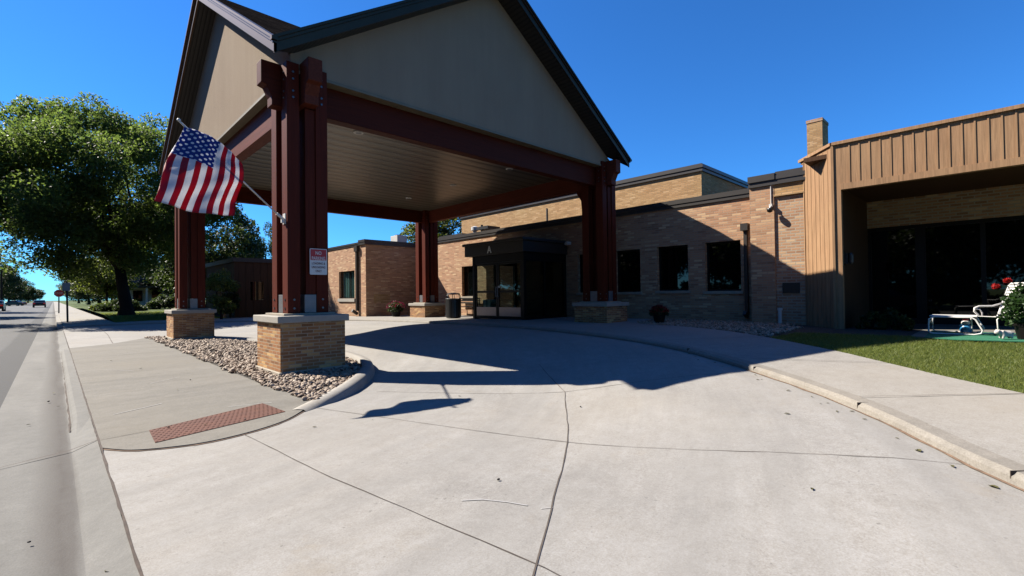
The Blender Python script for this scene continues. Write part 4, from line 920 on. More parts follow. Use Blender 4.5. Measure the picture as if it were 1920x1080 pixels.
def bed_pts(n, y0, y1):
    out = []
    while len(out) < n:
        x, y = rng.uniform(2.28, 4.8), rng.uniform(y0, y1)
        e = np.interp(y, iky, ikx)-0.14
        lo = 2.33+0.05*math.sin(y*3)+0.03*math.sin(y*11)
        if x < lo or x > e or in_ped(x, y): continue
        if y < 6.35 and x < 2.33+(6.35-y)*0.3: continue
        out.append((x, y))
    return np.array(out)
mb = MB(); ys = np.linspace(6.15, 20.9, 40); rows = []
for y in ys:
    e = float(np.interp(y, iky, ikx))-0.1; x0 = 2.33
    for k in range(6): x = x0+(max(e, x0+0.02)-x0)*k/5; rows.append((x, y, float(bed_z(x, y))-0.012))
mb.add(rows, [(j*6+k, j*6+k+1, j*6+k+7, j*6+k+6) for j in range(39) for k in range(5)]); struct(mb, 'rock_bed', 'soil', org=(0, 0, 0))
p = bed_pts(4000, 6.1, 11.5); scatter_rocks('river_rocks', p, bed_z(p[:, 0], p[:, 1])+rng.uniform(0, 0.03, len(p)), rng.uniform(0.016, 0.041, len(p)), 2, 'rock')
p = bed_pts(5000, 11.5, 20.9); scatter_rocks('river_rocks', p, bed_z(p[:, 0], p[:, 1])+rng.uniform(0, 0.03, len(p)), rng.uniform(0.022, 0.046, len(p)), 1, 'rock')
O3 = [(q.x, q.y) for q in O2 if 2.6 < q.y < 7.6]; ox = np.array([q[0] for q in O3]); oy = np.array([q[1] for q in O3])
pp = []
while len(pp) < 3800:
    y = rng.uniform(3.3, 7.5); x0 = np.interp(y, oy, ox)+0.03; x = rng.uniform(x0, 14.22)
    if y < 3.75 and x > 12.9: continue
    if in_ped(x, y): continue
    pp.append((x, y))
p = np.array(pp); scatter_rocks('bed_gravel', p, np.array([walk_z(a)-0.012 for a in p[:, 0]])+rng.uniform(0, 0.025, len(p)), rng.uniform(0.02, 0.042, len(p)), 1, 'rock')

# ------------------------------------------------------------ grass blades of the near lawn
def blades(name, pts, zf, h, n_mat, lean=0.5, wd=0.004):
    n = len(pts); z = np.array([zf(a, b) for a, b in pts]); a = rng.uniform(0, 2*np.pi, n); hh = h*rng.uniform(0.5, 1.2, n)
    dx, dy = np.cos(a)*wd, np.sin(a)*wd; lx, ly = rng.normal(0, lean, n)*hh, rng.normal(0, lean, n)*hh
    A = np.stack([pts[:, 0]-dx, pts[:, 1]-dy, z], 1); B = np.stack([pts[:, 0]+dx, pts[:, 1]+dy, z], 1); C_ = np.stack([pts[:, 0]+lx, pts[:, 1]+ly, z+hh], 1)
    V = np.stack([A, B, C_], 1).reshape(-1, 3); F = np.arange(3*n).reshape(-1, 3)
    return tag(big_mesh(name, V, F, n_mat), kind='stuff')
import bisect
def in_poly(poly):
    px = np.array([q[0] for q in poly]); py = np.array([q[1] for q in poly])
    def f(x, y):
        ins = np.zeros(len(x), bool); j = len(px)-1
        for i in range(len(px)):
            c = ((py[i] > y) != (py[j] > y)) & (x < (px[j]-px[i])*(y-py[i])/(py[j]-py[i]+1e-12)+px[i]); ins ^= c; j = i
        return ins
    return f
lp = near_edge+[(11.35, 3.05), (11.6, 1.2), (11.35, 1.1), (11.1, 0.2), (11.4, -0.6), (11.4, -7.0)]
xx = rng.uniform(5, 11.7, 150000); yy = rng.uniform(-2.2, 3.3, 150000); k = in_poly(lp)(xx, yy); pts = np.stack([xx[k], yy[k]], 1)[:60000]; pts = pts+rng.normal(0, 0.018, pts.shape)
blades('lawn_blades', pts, lambda x, y: nz(x, y)-0.002, 0.045, 'blade', 0.6, 0.0035)
xx = rng.uniform(2.35, 16, 90000); yy = rng.uniform(32.5, 44, 90000)
k = (xx < 12) | (yy > 34); pts = np.stack([xx[k], yy[k]], 1)[:60000]
blades('far_lawn_blades', pts, lambda x, y: fz(x, y)-0.01, 0.07, 'blade', 0.6, 0.012)

# ------------------------------------------------------------ trees
def leaf_cloud(centres, radii, per, size, squash=0.75, droop=0.0):
    """leaf quads scattered in soft clumps"""
    cs = []; n_tot = 0
    for c, r, n in zip(centres, radii, per):
        d = rng.normal(0, 1, (n, 3)); d /= np.linalg.norm(d, axis=1, keepdims=True)
        rad = r*rng.uniform(0.25, 1.0, (n, 1))**0.6
        q = np.array(c)+d*rad*np.array([1, 1, squash]); cs.append(q)
    P = np.concatenate(cs); n = len(P)
    nrm = rng.normal(0, 1, (n, 3)); nrm[:, 2] += 0.8; nrm /= np.linalg.norm(nrm, axis=1, keepdims=True)
    t = np.cross(nrm, rng.normal(0, 1, (n, 3))); t /= np.linalg.norm(t, axis=1, keepdims=True)+1e-9; b = np.cross(nrm, t)
    s = size*rng.uniform(0.6, 1.3, (n, 1)); L = t*s; Wd = b*s*0.5
    t2 = nrm*s*droop
    V = np.stack([P-L, P+Wd-t2*0, P+L-t2, P-Wd], 1).reshape(-1, 3); F = np.arange(4*n).reshape(-1, 4); return V, F
def make_tree(name, label, loc, H_, R_, trunk_h, trunk_r, ncl, per, lsize, leaf, group=None, zlow=0.25, clump=0.9, lean=(0, 0), seed=1, limbs=7, shape=1.0, holes=0.0, shift=0.0):
    global rng
    keep = rng; rng = np.random.default_rng(seed); rnd = random.Random(seed)
    x, y, z = loc; root = thing(name, label, 'tree', loc, group)
    top = Vector((x+lean[0], y+lean[1], z+trunk_h)); mb = MB()
    base = Vector(loc)
    mb.tube([base-Vector((0, 0, 0.2)), base+Vector((0, 0, 0.05)), base+Vector((0, 0, 0.5)), base.lerp(top, 0.6), top], [trunk_r*1.7, trunk_r*1.4, trunk_r*1.05, trunk_r*0.9, trunk_r*0.8], 10)
    zc_ = z+H_*(zlow+1)/2; hz = H_*(1-zlow)/2; cs = []; rs = []
    tries = 0
    while len(cs) < ncl and tries < 20000:
        tries += 1
        d = Vector((rnd.gauss(0, 1), rnd.gauss(0, 1), rnd.gauss(0, 1))).normalized(); k = rnd.uniform(0.35, 1.0)**0.5
        c = Vector((x+shift+lean[0]*1.3+d.x*R_*k, y+lean[1]*1.3+d.y*R_*k, zc_+d.z*hz*k*shape))
        if d.z < -0.2 and k > 0.8 and rnd.random() < holes: continue
        cs.append(c); rs.append(clump*rnd.uniform(0.6, 1.35)*(1-0.25*max(0, d.z)))
    for i in range(limbs):
        a = 2*math.pi*i/limbs+rnd.uniform(-.4, .4); e = rnd.uniform(0.45, 0.9); hh = rnd.uniform(0.1, 0.75)
        q = Vector((x+shift+lean[0]+math.cos(a)*R_*e, y+lean[1]+math.sin(a)*R_*e, zc_+hz*rnd.uniform(-0.35, 0.75)))
        st = base.lerp(top, rnd.uniform(0.75, 1.0)); mid = st.lerp(q, 0.5)+Vector((0, 0, R_*0.13)); m2 = st.lerp(q, 0.25)+Vector((0, 0, R_*0.08))
        mb.tube([st, m2, mid, q], [trunk_r*0.5, trunk_r*0.36, trunk_r*0.24, trunk_r*0.06], 6)
        for j in range(4):
            s0 = mid.lerp(q, rnd.uniform(0, 0.6)); s1 = s0+Vector((rnd.uniform(-1, 1), rnd.uniform(-1, 1), rnd.uniform(-0.2, 0.9)))*R_*0.35
            mb.tube([s0, s0.lerp(s1, .5)+Vector((0, 0, .1)), s1], [trunk_r*0.16, trunk_r*0.1, trunk_r*0.03], 5)
    mb.tube([top, top+Vector((0.1*R_, 0, hz*0.7)), Vector((x+lean[0], y+lean[1], zc_+hz*0.6))], [trunk_r*0.5, trunk_r*0.22, trunk_r*0.05], 6)
    mb.build('trunk', 'bark', root, smooth=True)
    V, F = leaf_cloud(cs, rs, [int(per*(r/clump)**2) for r in rs], lsize, 0.85)
    big_mesh('crown', V, F, leaf, root)
    rng = keep; return root
make_tree('locust_tree', 'big broad yellow green tree with forked trunk on the lawn beside the street', (3.35, 39.0, 0.38), 12.7, 6.6, 3.3, 0.34, 240, 860, 0.095, 'leaf_locust', zlow=0.2, clump=1.15, lean=(-0.35, 0), seed=11, limbs=11, holes=0.55, shift=-0.9)
dk = make_tree('dark_tree', 'dark green tree just right of the big yellow green tree', (9.6, 47.5, 0.4), 9.6, 4.0, 2.5, 0.22, 60, 420, 0.15, 'leaf_dark', zlow=0.12, clump=1.25, seed=5)
sm = make_tree('young_tree', 'small yellow green tree by the far sidewalk under the big tree', (3.7, 60, 0.4), 5.6, 2.3, 1.8, 0.10, 34, 260, 0.13, 'leaf_mid', zlow=0.25, clump=0.85, seed=8, limbs=5)
make_tree('shrub_tree', 'pale leafy shrub in front of the shaded brown building', (6.5, 29.3, 0.22), 2.7, 0.85, 0.6, 0.05, 26, 160, 0.07, 'leaf_mid', zlow=0.12, clump=0.36, seed=4, limbs=5)
make_tree('roof_line_tree', 'bright tree rising behind the flat roof beside the upper storey', (23.5, 31.5, 0.3), 10.5, 3.2, 3.5, 0.22, 50, 330, 0.15, 'leaf_mid', zlow=0.3, clump=1.1, seed=21)
copy_tree(dk, (18.6, 60.5, 0.4), 1.0, label='dark tree top seen beside the near column above the brown building', scale=(0.5, 0.5, 0.98))
for (q, rz, sc, lab) in (((-14, 205, 0), 0.3, (1.7, 1.7, 1.42), 'nearest dark tree left of the street, tallest of the far row'), ((-14.5, 250, 0), 1.3, (1.7, 1.7, 1.4), 'second dark tree of the far row left of the street'),
                         ((-14, 300, 0), 2.3, (1.7, 1.7, 1.25), 'third dark tree of the far row left of the street'), ((-13, 370, 0), 3.3, (1.7, 1.7, 1.15), 'fourth dark tree of the far row left of the street'), ((-13, 480, 0), 4.0, (1.9, 1.9, 1.1), 'farthest dark tree where the left row meets the sky')):
    copy_tree(dk, q, rz, label=lab, scale=sc)['group'] = 'far trees left of the street'
for (q, rz, sc, lab) in (((5.2, 76, 0.3), 2.0, (0.9, 0.9, 0.8), 'dark round tree beyond the sign posts right of the sidewalk'), ((5.5, 105, 0.3), 0.4, (1.1, 1.1, 0.85), 'second dark tree along the far sidewalk'), ((6.0, 150, 0.3), 3.0, (1.2, 1.2, 0.8), 'third dark tree along the far sidewalk'), ((6.5, 230, 0.3), 5.0, (1.4, 1.4, 0.9), 'last dark tree along the far sidewalk near the vanishing road'),
                         ((13.5, 70, 0.3), 1.1, (1.3, 1.3, 0.75), 'dark tree behind the pale house'), ((17, 82, 0.3), 2.1, (1.4, 1.4, 0.75), 'dark tree between the pale house and the brown building')):
    copy_tree(dk, q, rz, label=lab, scale=sc)['group'] = 'far trees right of the street'
for (q, rz, sc, lab) in (((-9.8, 62, 0), 0.9, (1.2, 1.2, 1.3), 'street tree across the road throwing the nearest shadow bands'), ((-9.8, 84, 0), 1.9, (1.2, 1.2, 1.3), 'street tree across the road beyond the first'), ((-9.6, 45, 0), 2.9, (1.1, 1.1, 1.2), 'street tree across the road nearest the entrance'),
                         ((-17, 14, 0), 4.9, (1.3, 1.3, 1.2), 'tree mirrored in the porch glass'), ((-18, 2, 0), 3.9, (1.3, 1.3, 1.1), 'tree opposite the entrance mirrored in dark windows'), ((-17, 27, 0), 5.9, (1.4, 1.4, 1.2), 'tree across the road mirrored in the lobby doors'),
                         ((-19, -9, 0), 2.2, (1.5, 1.5, 1.3), 'tree across the road behind the camera'), ((-22, -20, 0), 5.2, (1.6, 1.6, 1.4), 'second tree across the road behind the camera'), ((-24, 20, 0), 1.2, (1.7, 1.7, 1.5), 'tall tree in the back row across the road'), ((-26, 8, 0), 0.2, (1.8, 1.8, 1.5), 'tall tree opposite the entrance in the back row'), ((-25, 34, 0), 3.2, (1.8, 1.8, 1.5), 'broad tree in the back row across the road'), ((-17, 39, 0), 1.2, (1.5, 1.5, 1.3), 'tree across the road left of the lobby doors view'), ((-18, 52, 0), 2.6, (1.5, 1.5, 1.3), 'dense tree across the road two thirds along the row'), ((-20, 68, 0), 0.6, (1.7, 1.7, 1.4), 'dense tree across the road near the far end of the row'), ((-27, 46, 0), 0.1, (1.9, 1.9, 1.6), 'tallest tree in the back row across the road'), ((-28, 60, 0), 5.1, (1.9, 1.9, 1.6), 'tall tree at the far end of the back row'), ((-26, -6, 0), 4.2, (1.8, 1.8, 1.5), 'broad tree opposite the porch in the back row')):
    copy_tree(dk, q, rz, label=lab, scale=sc)['group'] = 'trees across the street'

def bush(name, label, loc, rx, ry, h, n, per, ls, leaf, cat='bush', seed=1, group=None):
    global rng
    keep = rng; rng = np.random.default_rng(seed); x, y, z = loc; root = thing(name, label, cat, loc, group)
    d = rng.normal(0, 1, (n, 3)); d /= np.linalg.norm(d, axis=1, keepdims=True); d[:, 2] = np.abs(d[:, 2]); k = rng.uniform(.3, 1, (n, 1))**.5
    C_ = np.array(loc)+d*k*np.array([rx, ry, h*0.8])+np.array([0, 0, h*0.12])
    V, F = leaf_cloud(C_, [min(rx, ry, h)*0.33]*n, [per]*n, ls, 0.8); big_mesh('foliage', V, F, leaf, root)
    mb = MB()
    for i in range(5):
        a = i*1.3; mb.tube([(x, y, z-0.03), (x+math.cos(a)*rx*.3, y+math.sin(a)*ry*.3, z+h*.4), (x+math.cos(a)*rx*.55, y+math.sin(a)*ry*.55, z+h*.75)], [0.02, 0.014, 0.005], 5)
    mb.build('stems', 'bark', root); rng = keep; return root
bush('hedge_bush', 'wide dark bush left of the big tree trunk', (4.0, 50, 0.38), 1.7, 1.2, 1.0, 40, 130, 0.10, 'leaf_dark', seed=3)
bush('hedge_bush', 'low yellowish bush by the far sidewalk', (2.95, 52, 0.38), 0.7, 0.7, 0.75, 20, 110, 0.09, 'leaf_mid', seed=6)
bush('hedge_bush', 'dark bush right of the big tree trunk in front of the pale house', (7.9, 54, 0.4), 2.2, 1.2, 1.3, 40, 130, 0.11, 'leaf_dark', seed=9)
bush('hedge_bush', 'dark tall bush against the brown building wall', (7.25, 30.6, 0.24), 0.55, 0.5, 2.1, 26, 150, 0.07, 'leaf_dark', seed=10)
for i, (x, y, r, lab) in enumerate(((13.3, 2.1, 0.28, 'leftmost leafy plant in the shaded porch bed'), (13.7, 1.75, 0.33, 'middle leafy plant in the shaded porch bed'), (13.2, 1.5, 0.22, 'smallest leafy plant in the porch bed by the turf mat'))):
    bush('bed_plant', lab, (x, y, 0.45), r, r, r*1.5, 14, 60, 0.05, 'leaf_dark', 'plant', 30+i, 'plants in the shaded porch bed')

hb = bush('hedge_bush', 'unseen dark hedge added across the street for window reflections, middle of its row', (-15.5, 4, 0), 1.6, 4.2, 2.6, 60, 110, 0.16, 'leaf_dark', seed=14)  # unseen hedge row added to close bright sky gaps in window reflections
for k_, lab in ((-2, 'unseen dark hedge added across the street for window reflections, nearest its left end'), (-1, 'unseen dark hedge added across the street for window reflections, left of the middle one'), (1, 'unseen dark hedge added across the street for window reflections, right of the middle one'), (2, 'unseen dark hedge added across the street for window reflections, second from the far end'), (3, 'unseen dark hedge added across the street for window reflections, third past the middle one'), (4, 'unseen dark hedge added across the street for window reflections, fourth past the middle one'), (5, 'unseen dark hedge added across the street for window reflections, fifth past the middle one'), (6, 'unseen dark hedge added across the street for window reflections, last but one at its far end'), (7, 'unseen dark hedge added across the street for window reflections, at its far end')):
    copy_tree(hb, (-15.5, 4+k_*8, 0), label=lab)['group'] = 'hedges added to darken window reflections'
hb['group'] = 'hedges added to darken window reflections'
# ------------------------------------------------------------ far buildings
t = thing('brown_building', 'low building of tan board coloured brown for its shade beyond the canopy', 'building', (11, 34, 0.2))
mb = MB(); mb.box(7.55, 16, 31.0, 38, 0.1, 3.45); mb.build('wall', 'tan_shaded', t); mb = MB(); mb.box(7.45, 16.1, 30.9, 38.1, 3.452, 3.70); mb.build('roof_edge', 'bronze', t)
mb = MB(); y = 7.75
while y < 12: mb.box(y, y+0.04, 30.97, 30.999, 0.3, 3.44); y += 0.4
mb.build('battens', 'tan_shaded', t)
mb = MB(); mb.box(8.4, 9.1, 30.985, 30.999, 1.2, 2.3); mb.build('window', 'glass', t)
hs = thing('pale_house', 'pale house with a porch half hidden behind the big tree', 'house', (9, 74, 0.3))
mb = MB(); mb.box(6.0, 12.5, 72, 80, 0.2, 3.2); mb.build('wall', 'whitem', hs); mb = MB(); mb.prism([(5.6, 71.5, 3.2), (5.6, 80.5, 3.2), (5.6, 76, 5.6)], (7.3, 0, 0)); mb.build('roof', 'bronze', hs)
for x in (6.2, 7.8, 9.4): mb = MB(); mb.box(x, x+0.18, 70.0, 70.18, 0.3, 2.7); mb.build('porch_post', 'white', hs)
mb = MB(); mb.box(5.8, 10, 69.8, 71.99, 2.7, 2.9); mb.build('porch_roof', 'bronze', hs)
for x in (6.8, 8.6): mb = MB(); mb.box(x, x+0.9, 71.97, 71.998, 1.1, 2.4); mb.build('window', 'glass', hs)

# ------------------------------------------------------------ sign posts down the street
t = thing('street_sign', 'pale rectangular sign on a dark post at the far sidewalk corner', 'sign', (0.56, 36, 0.12))
mb = MB(); mb.tube([(0.56, 36, 0.10), (0.52, 36, 2.4)], 0.045, 8); mb.build('post', 'black', t); mb = MB(); mb.prism(rrect(0.34, 0.66, 1.86, 2.30, 35.93, 0.03)[::-1], (0, 0.01, 0)); mb.build('sign_plate', 'steel', t)
t = thing('stop_sign', 'small red octagonal sign farther down the sidewalk', 'sign', (0.36, 62, 0.12))
mb = MB(); mb.tube([(0.36, 62, 0.10), (0.36, 62, 2.25)], 0.05, 8); mb.build('post', 'black', t)
oc = [(0.36+0.36*math.cos(R(22.5+45*i)), 61.92, 2.0+0.36*math.sin(R(22.5+45*i))) for i in range(8)]
mb = MB(); mb.prism(oc[::-1], (0, 0.01, 0)); mb.build('sign_plate', 'sign_red', t); text_mesh('lettering', 'STOP', 'letter', t, (0.36, 61.917, 2.0), (1, 0, 0), (0, 0, 1), 0.2, 0.002, 0.52)
t = thing('utility_pole', 'plain wooden utility pole at the left edge of the street', 'pole', (-6.9+0.0, 128, 0)); mb = MB(); mb.tube([(-6.9, 128, -0.1), (-6.9, 128, 7.5)], [0.16, 0.11], 10); mb.build('pole', 'bark', t); mb = MB(); mb.box(-7.9, -5.9, 127.93, 128.07, 6.9, 7.05); mb.build('crossarm', 'bark', t)

# ------------------------------------------------------------ cars
M['paint_dark'] = m_plain('dark_car_paint', (0.022, 0.027, 0.035), 0.25, 0.3, 0.05, spec=0.6); M['tyre'] = m_plain('tyre_rubber', (0.015, 0.015, 0.015), 0.9)
def m_emit(name, c, st):
    k = NT(name); k.base(c); k.b.inputs['Emission Color'].default_value = (*c, 1); k.b.inputs['Emission Strength'].default_value = st; return k.m
M['tail'] = m_emit('tail_lamp', (0.25, 0.01, 0.006), 0.25)
def make_car(label, loc, rz):
    """a saloon, nose towards +Y in its own space"""
    t = thing('parked_car', label, 'car', (0, 0, 0)); 
    prof = [(-2.25, 0.35), (-2.3, 0.75), (-2.2, 0.98), (-1.45, 1.03), (-0.85, 1.42), (0.35, 1.46), (1.05, 1.02), (2.0, 0.88), (2.28, 0.70), (2.28, 0.35)]
    mb = MB(); sec = [(-0.88, 0.0), (-0.78, 0.0), (0.78, 0.0), (0.88, 0.0)]
    xs_ = [-0.90, -0.84, 0.84, 0.90]
    rows = []
    for x in xs_:
        for (y, z) in prof:
            inset = 0.14 if z > 1.1 else 0
            zz = z-(0.05 if abs(x) > 0.85 else 0); rows.append((x-math.copysign(inset, x), y, zz))
    n_ = len(prof); mb.add(rows, [(i*n_+k, i*n_+(k+1) % n_, (i+1)*n_+(k+1) % n_, (i+1)*n_+k) for i in range(3) for k in range(n_)]+[tuple(range(n_)), tuple(range(3*n_, 4*n_))[::-1]])
    body = mb.build('body', 'paint_dark', t, bevel=0.03)
    mb = MB(); mb.add([(-0.70, -1.36, 1.09), (0.70, -1.36, 1.09), (0.66, -0.93, 1.38), (-0.66, -0.93, 1.38)], [(0, 1, 2, 3)]); mb.v = [(x, y-0.02, z+0.02) for x, y, z in mb.v]; mb.build('rear_window', 'glass', t)
    mb = MB(); mb.add([(-0.70, 0.98, 1.08), (0.70, 0.98, 1.08), (0.66, 0.43, 1.42), (-0.66, 0.43, 1.42)], [(3, 2, 1, 0)]); mb.v = [(x, y+0.02, z+0.02) for x, y, z in mb.v]; mb.build('windscreen', 'glass', t)
    for sg in (-1, 1):
        mb = MB(); mb.add([(sg*0.885, -1.2, 1.08), (sg*0.885, 0.85, 1.06), (sg*0.79, 0.3, 1.38), (sg*0.79, -0.8, 1.36)], [(0, 1, 2, 3)]); mb.v = [(x+sg*0.012, y, z) for x, y, z in mb.v]; mb.build('side_window', 'glass', t)
        mb = MB(); mb.box(min(sg*0.55, sg*0.85), max(sg*0.55, sg*0.85), -2.33, -2.285, 0.72, 0.88); mb.build('tail_lamp', 'tail', t)
        mb = MB(); mb.box(min(sg*0.5, sg*0.82), max(sg*0.5, sg*0.82), 2.27, 2.31, 0.6, 0.74); mb.build('headlamp', 'whitem', t)
        for y in (-1.35, 1.4):
            mb = MB(); mb.tube([(sg*0.70, y, 0.32), (sg*0.91, y, 0.32)], 0.32, 18); wh = mb.build('wheel', 'tyre', t); mb = MB(); mb.tube([(sg*0.90, y, 0.32), (sg*0.925, y, 0.32)], 0.19, 14); mb.build('rim', 'steel', wh)
    t.location = loc; t.rotation_euler = (0, 0, rz); ORG[t.name] = Vector(loc); return t
car = make_car('dark car driving away in the near lane of the street', (-2.0, 132, -0.03), 0)
copy_tree(car, (-7.6, 182, -0.03), R(62), label='low dark car standing crosswise at the left of the street')
copy_tree(car, (-5.55, 92, -0.03), 0, label='dark car with lit tail lamp at the left edge')
copy_tree(car, (-8.9, 5.6, -0.06), math.pi, label='dark car parked across the street and mirrored in the porch glass')

# ------------------------------------------------------------ things near the entrance
t = thing('litter_bin', 'black slatted steel litter bin beside the back column', 'litter bin', (11.85, 15.75, 0.40))
bx, by, bz = 11.85, 15.75, 0.40
mb = MB()
for i in range(22):
    a = 2*math.pi*i/22; c_, s_ = math.cos(a), math.sin(a); mb.obox((bx+c_*0.31, by+s_*0.31, bz+0.42), (c_*0.006, s_*0.006, 0), (-s_*0.032, c_*0.032, 0), (0, 0, 0.37))
mb.build('slats', 'black', t)
mb = MB(); mb.lathe((bx, by, bz), [(0.29, 0.02), (0.30, 0.05)], 24); mb.tube([(bx+0.325*math.cos(a), by+0.325*math.sin(a), bz+0.80) for a in np.linspace(0, 2*math.pi, 25)], 0.016, 6, False); mb.build('rings', 'black', t)
mb = MB(); mb.lathe((bx, by, bz), [(0.26, 0.05), (0.27, 0.76)], 20); mb.build('liner', 'dark', t)
mb = MB()
for i in range(6):
    a = 2*math.pi*i/6; c_, s_ = math.cos(a), math.sin(a); mb.tube([(bx+c_*0.31, by+s_*0.31, bz+0.78), (bx+c_*0.31, by+s_*0.31, bz+0.92), (bx+c_*0.24, by+s_*0.24, bz+1.0)], 0.014, 6)
mb.lathe((bx, by, bz), [(0.28, 0.97), (0.27, 1.02), (0.05, 1.05)], 24); mb.build('lid', 'black', t)
t = thing('bench', 'black slatted bench against the brick wall beside the vestibule', 'bench', (13.85, 17.4, 0.39))
mb = MB()
for i in range(4): mb.box(13.62+i*0.11, 13.71+i*0.11, 16.7, 18.25, 0.80, 0.825)
mb.build('seat', 'black', t); mb = MB()
for z in (0.95, 1.05, 1.15): mb.box(14.08, 14.10, 16.7, 18.25, z, z+0.06)
mb.build('backrest', 'black', t)
for y in (16.75, 18.15): mb = MB(); mb.tube([(13.66, y, 0.38), (13.66, y, 0.80), (14.06, y, 0.80), (14.11, y, 1.21)], 0.02, 6); mb.tube([(14.06, y, 0.38), (14.06, y, 0.8)], 0.02, 6); mb.build('leg', 'black', t)
def flower_pot(label, loc, r, h, bushr, petal, potmat, seed, leafm='leaf_dark', nfl=90):
    global rng
    keep = rng; rng = np.random.default_rng(seed); x, y, z = loc; t = thing('flower_pot', label, 'flower pot', loc)
    mb = MB(); mb.lathe(loc, [(r*0.7, 0), (r*0.95, h*0.85), (r*1.05, h*0.86), (r*1.05, h), (r*0.9, h)], 20); mb.build('pot', potmat, t, smooth=False)
    n = 60; d = rng.normal(0, 1, (n, 3)); d /= np.linalg.norm(d, axis=1, keepdims=True); d[:, 2] = np.abs(d[:, 2])
    C_ = np.array([x, y, z+h*0.9])+d*np.array([bushr, bushr, bushr*0.85])*rng.uniform(.3, .95, (n, 1)); V, F = leaf_cloud(C_, [bushr*0.3]*n, [45]*n, 0.035, 0.9); big_mesh('foliage', V, F, leafm, t)
    d = rng.normal(0, 1, (nfl, 3)); d /= np.linalg.norm(d, axis=1, keepdims=True); d[:, 2] = np.abs(d[:, 2])*0.9+0.25
    C_ = np.array([x, y, z+h*0.9])+d*np.array([bushr, bushr, bushr*0.85])*1.05; V, F = leaf_cloud(C_, [0.035]*nfl, [14]*nfl, 0.022, 0.7); big_mesh('blossoms', V, F, petal, t); rng = keep
flower_pot('dark pot of pink blossoms in front of the brick wing wall', (11.9, 20.4, 0.36), 0.26, 0.34, 0.42, 'petal_pink', 'dark', 3)
flower_pot('dark pot of red flowers in the shade beside the right column', (12.55, 6.9, 0.46), 0.19, 0.3, 0.24, 'petal_dim', 'dark', 4)

# ------------------------------------------------------------ patio furniture
FZ = 0.484
t = thing('footstool', 'white metal footstool with arched end legs on the green mat', 'footstool', (12.45, 0.65, FZ)); sz_ = 0.835
mb = MB()
for i in range(8): x = 12.12+i*0.088; mb.box(x, x+0.066, 0.34, 1.0, sz_-0.012+0.0, sz_)
mb.build('seat_straps', 'white', t, bevel=0.004)
def loop(x): return [(x, 0.93, sz_-0.02), (x, 1.0, sz_-0.06), (x, 1.01, FZ+0.06), (x, 0.98, FZ+0.02), (x, 0.92, FZ+0.016), (x, 0.38, FZ+0.016), (x, 0.29, FZ+0.04), (x, 0.27, FZ+0.1), (x, 0.36, sz_-0.06), (x, 0.42, sz_-0.02), (x, 0.93, sz_-0.02)]
for x in (12.11, 12.83): mb = MB(); mb.tube(loop(x), 0.014, 8); mb.build('leg', 'white', t, smooth=True)
mb = MB(); mb.tube([(12.11+0.72*k/10, 1.01, sz_-0.21+0.10*math.sin(math.pi*k/10)) for k in range(11)], 0.012, 8); mb.tube([(12.11, 0.93, sz_-0.022), (12.83, 0.93, sz_-0.022)], 0.014, 8); mb.tube([(12.11, 0.42, sz_-0.022), (12.83, 0.42, sz_-0.022)], 0.014, 8); mb.build('stretcher', 'white', t, smooth=True)
def patio_chair(label, ox, oy, rz):
    t = thing('patio_chair', label, 'chair', (0, 0, 0)); z0 = 0.0
    mb = MB()      # seat runs along +Y (front), back at -Y
    for i in range(7): mb.box(-0.27, 0.27, -0.18+i*0.075, -0.18+i*0.075+0.056, 0.40+0.004*i, 0.412+0.004*i)
    mb.build('seat', 'white', t, bevel=0.004)
    bk = lambda u: Vector((0, -0.22-0.30*u, 0.42+0.72*u))
    mb = MB()
    for i in range(10):
        p = bk(0.06+i*0.098); q = bk(0.06+i*0.098+0.075); mb.add([(-0.27, p.y, p.z), (0.27, p.y, p.z), (0.27, q.y, q.z), (-0.27, q.y, q.z)], [(0, 1, 2, 3)]); mb.add([(-0.27, p.y-0.012, p.z), (0.27, p.y-0.012, p.z), (0.27, q.y-0.012, q.z), (-0.27, q.y-0.012, q.z)], [(3, 2, 1, 0)])
    p = bk(1.02); mb.tube([(-0.29, p.y, p.z-0.03), (-0.24, p.y, p.z+0.03), (0.24, p.y, p.z+0.03), (0.29, p.y, p.z-0.03)], 0.02, 8); mb.build('backrest', 'white', t)
    for sg in (-1, 1):
        x = sg*0.29; mb = MB(); mb.tube([bk(1.0)+Vector((x, 0, 0)), bk(0.0)+Vector((x, 0, 0)), (x, -0.1, 0.40), (x, 0.36, 0.43), (x, 0.42, 0.38), (x, 0.40, 0.06), (x, 0.34, 0.018), (x, -0.36, 0.018)], 0.014, 8); mb.build('side_frame', 'white', t, smooth=True)
        mb = MB(); mb.tube([bk(0.42)+Vector((x, 0, 0)), (x, -0.1, 0.66), (x, 0.22, 0.66), (x, 0.33, 0.62), (x, 0.34, 0.54), (x, 0.26, 0.47), (x, 0.24, 0.42)], 0.02, 8); mb.tube([(x, 0.30, 0.60), (x, 0.20, 0.58), (x, 0.15, 0.50), (x, 0.15, 0.42)], 0.014, 8); mb.build('armrest', 'white', t, smooth=True)
    t.location = (ox, oy, FZ); t.rotation_euler = (0, 0, rz); return t
patio_chair('white patio chair with curved arms behind the red geranium', 12.5, 0.03, R(48)); bpy.data.objects['patio_chair'].scale = (0.80, 0.80, 0.80)
t = thing('geranium', 'leafy red geranium in a dark pot in front of the white chair', 'plant', (11.75, -0.28, FZ))
mb = MB(); mb.lathe((11.75, -0.28, FZ), [(0.13, 0), (0.17, 0.22), (0.185, 0.22), (0.185, 0.26), (0.16, 0.26)], 18); mb.build('pot', 'dark', t)
n = 70; d = rng.normal(0, 1, (n, 3)); d /= np.linalg.norm(d, axis=1, keepdims=True)
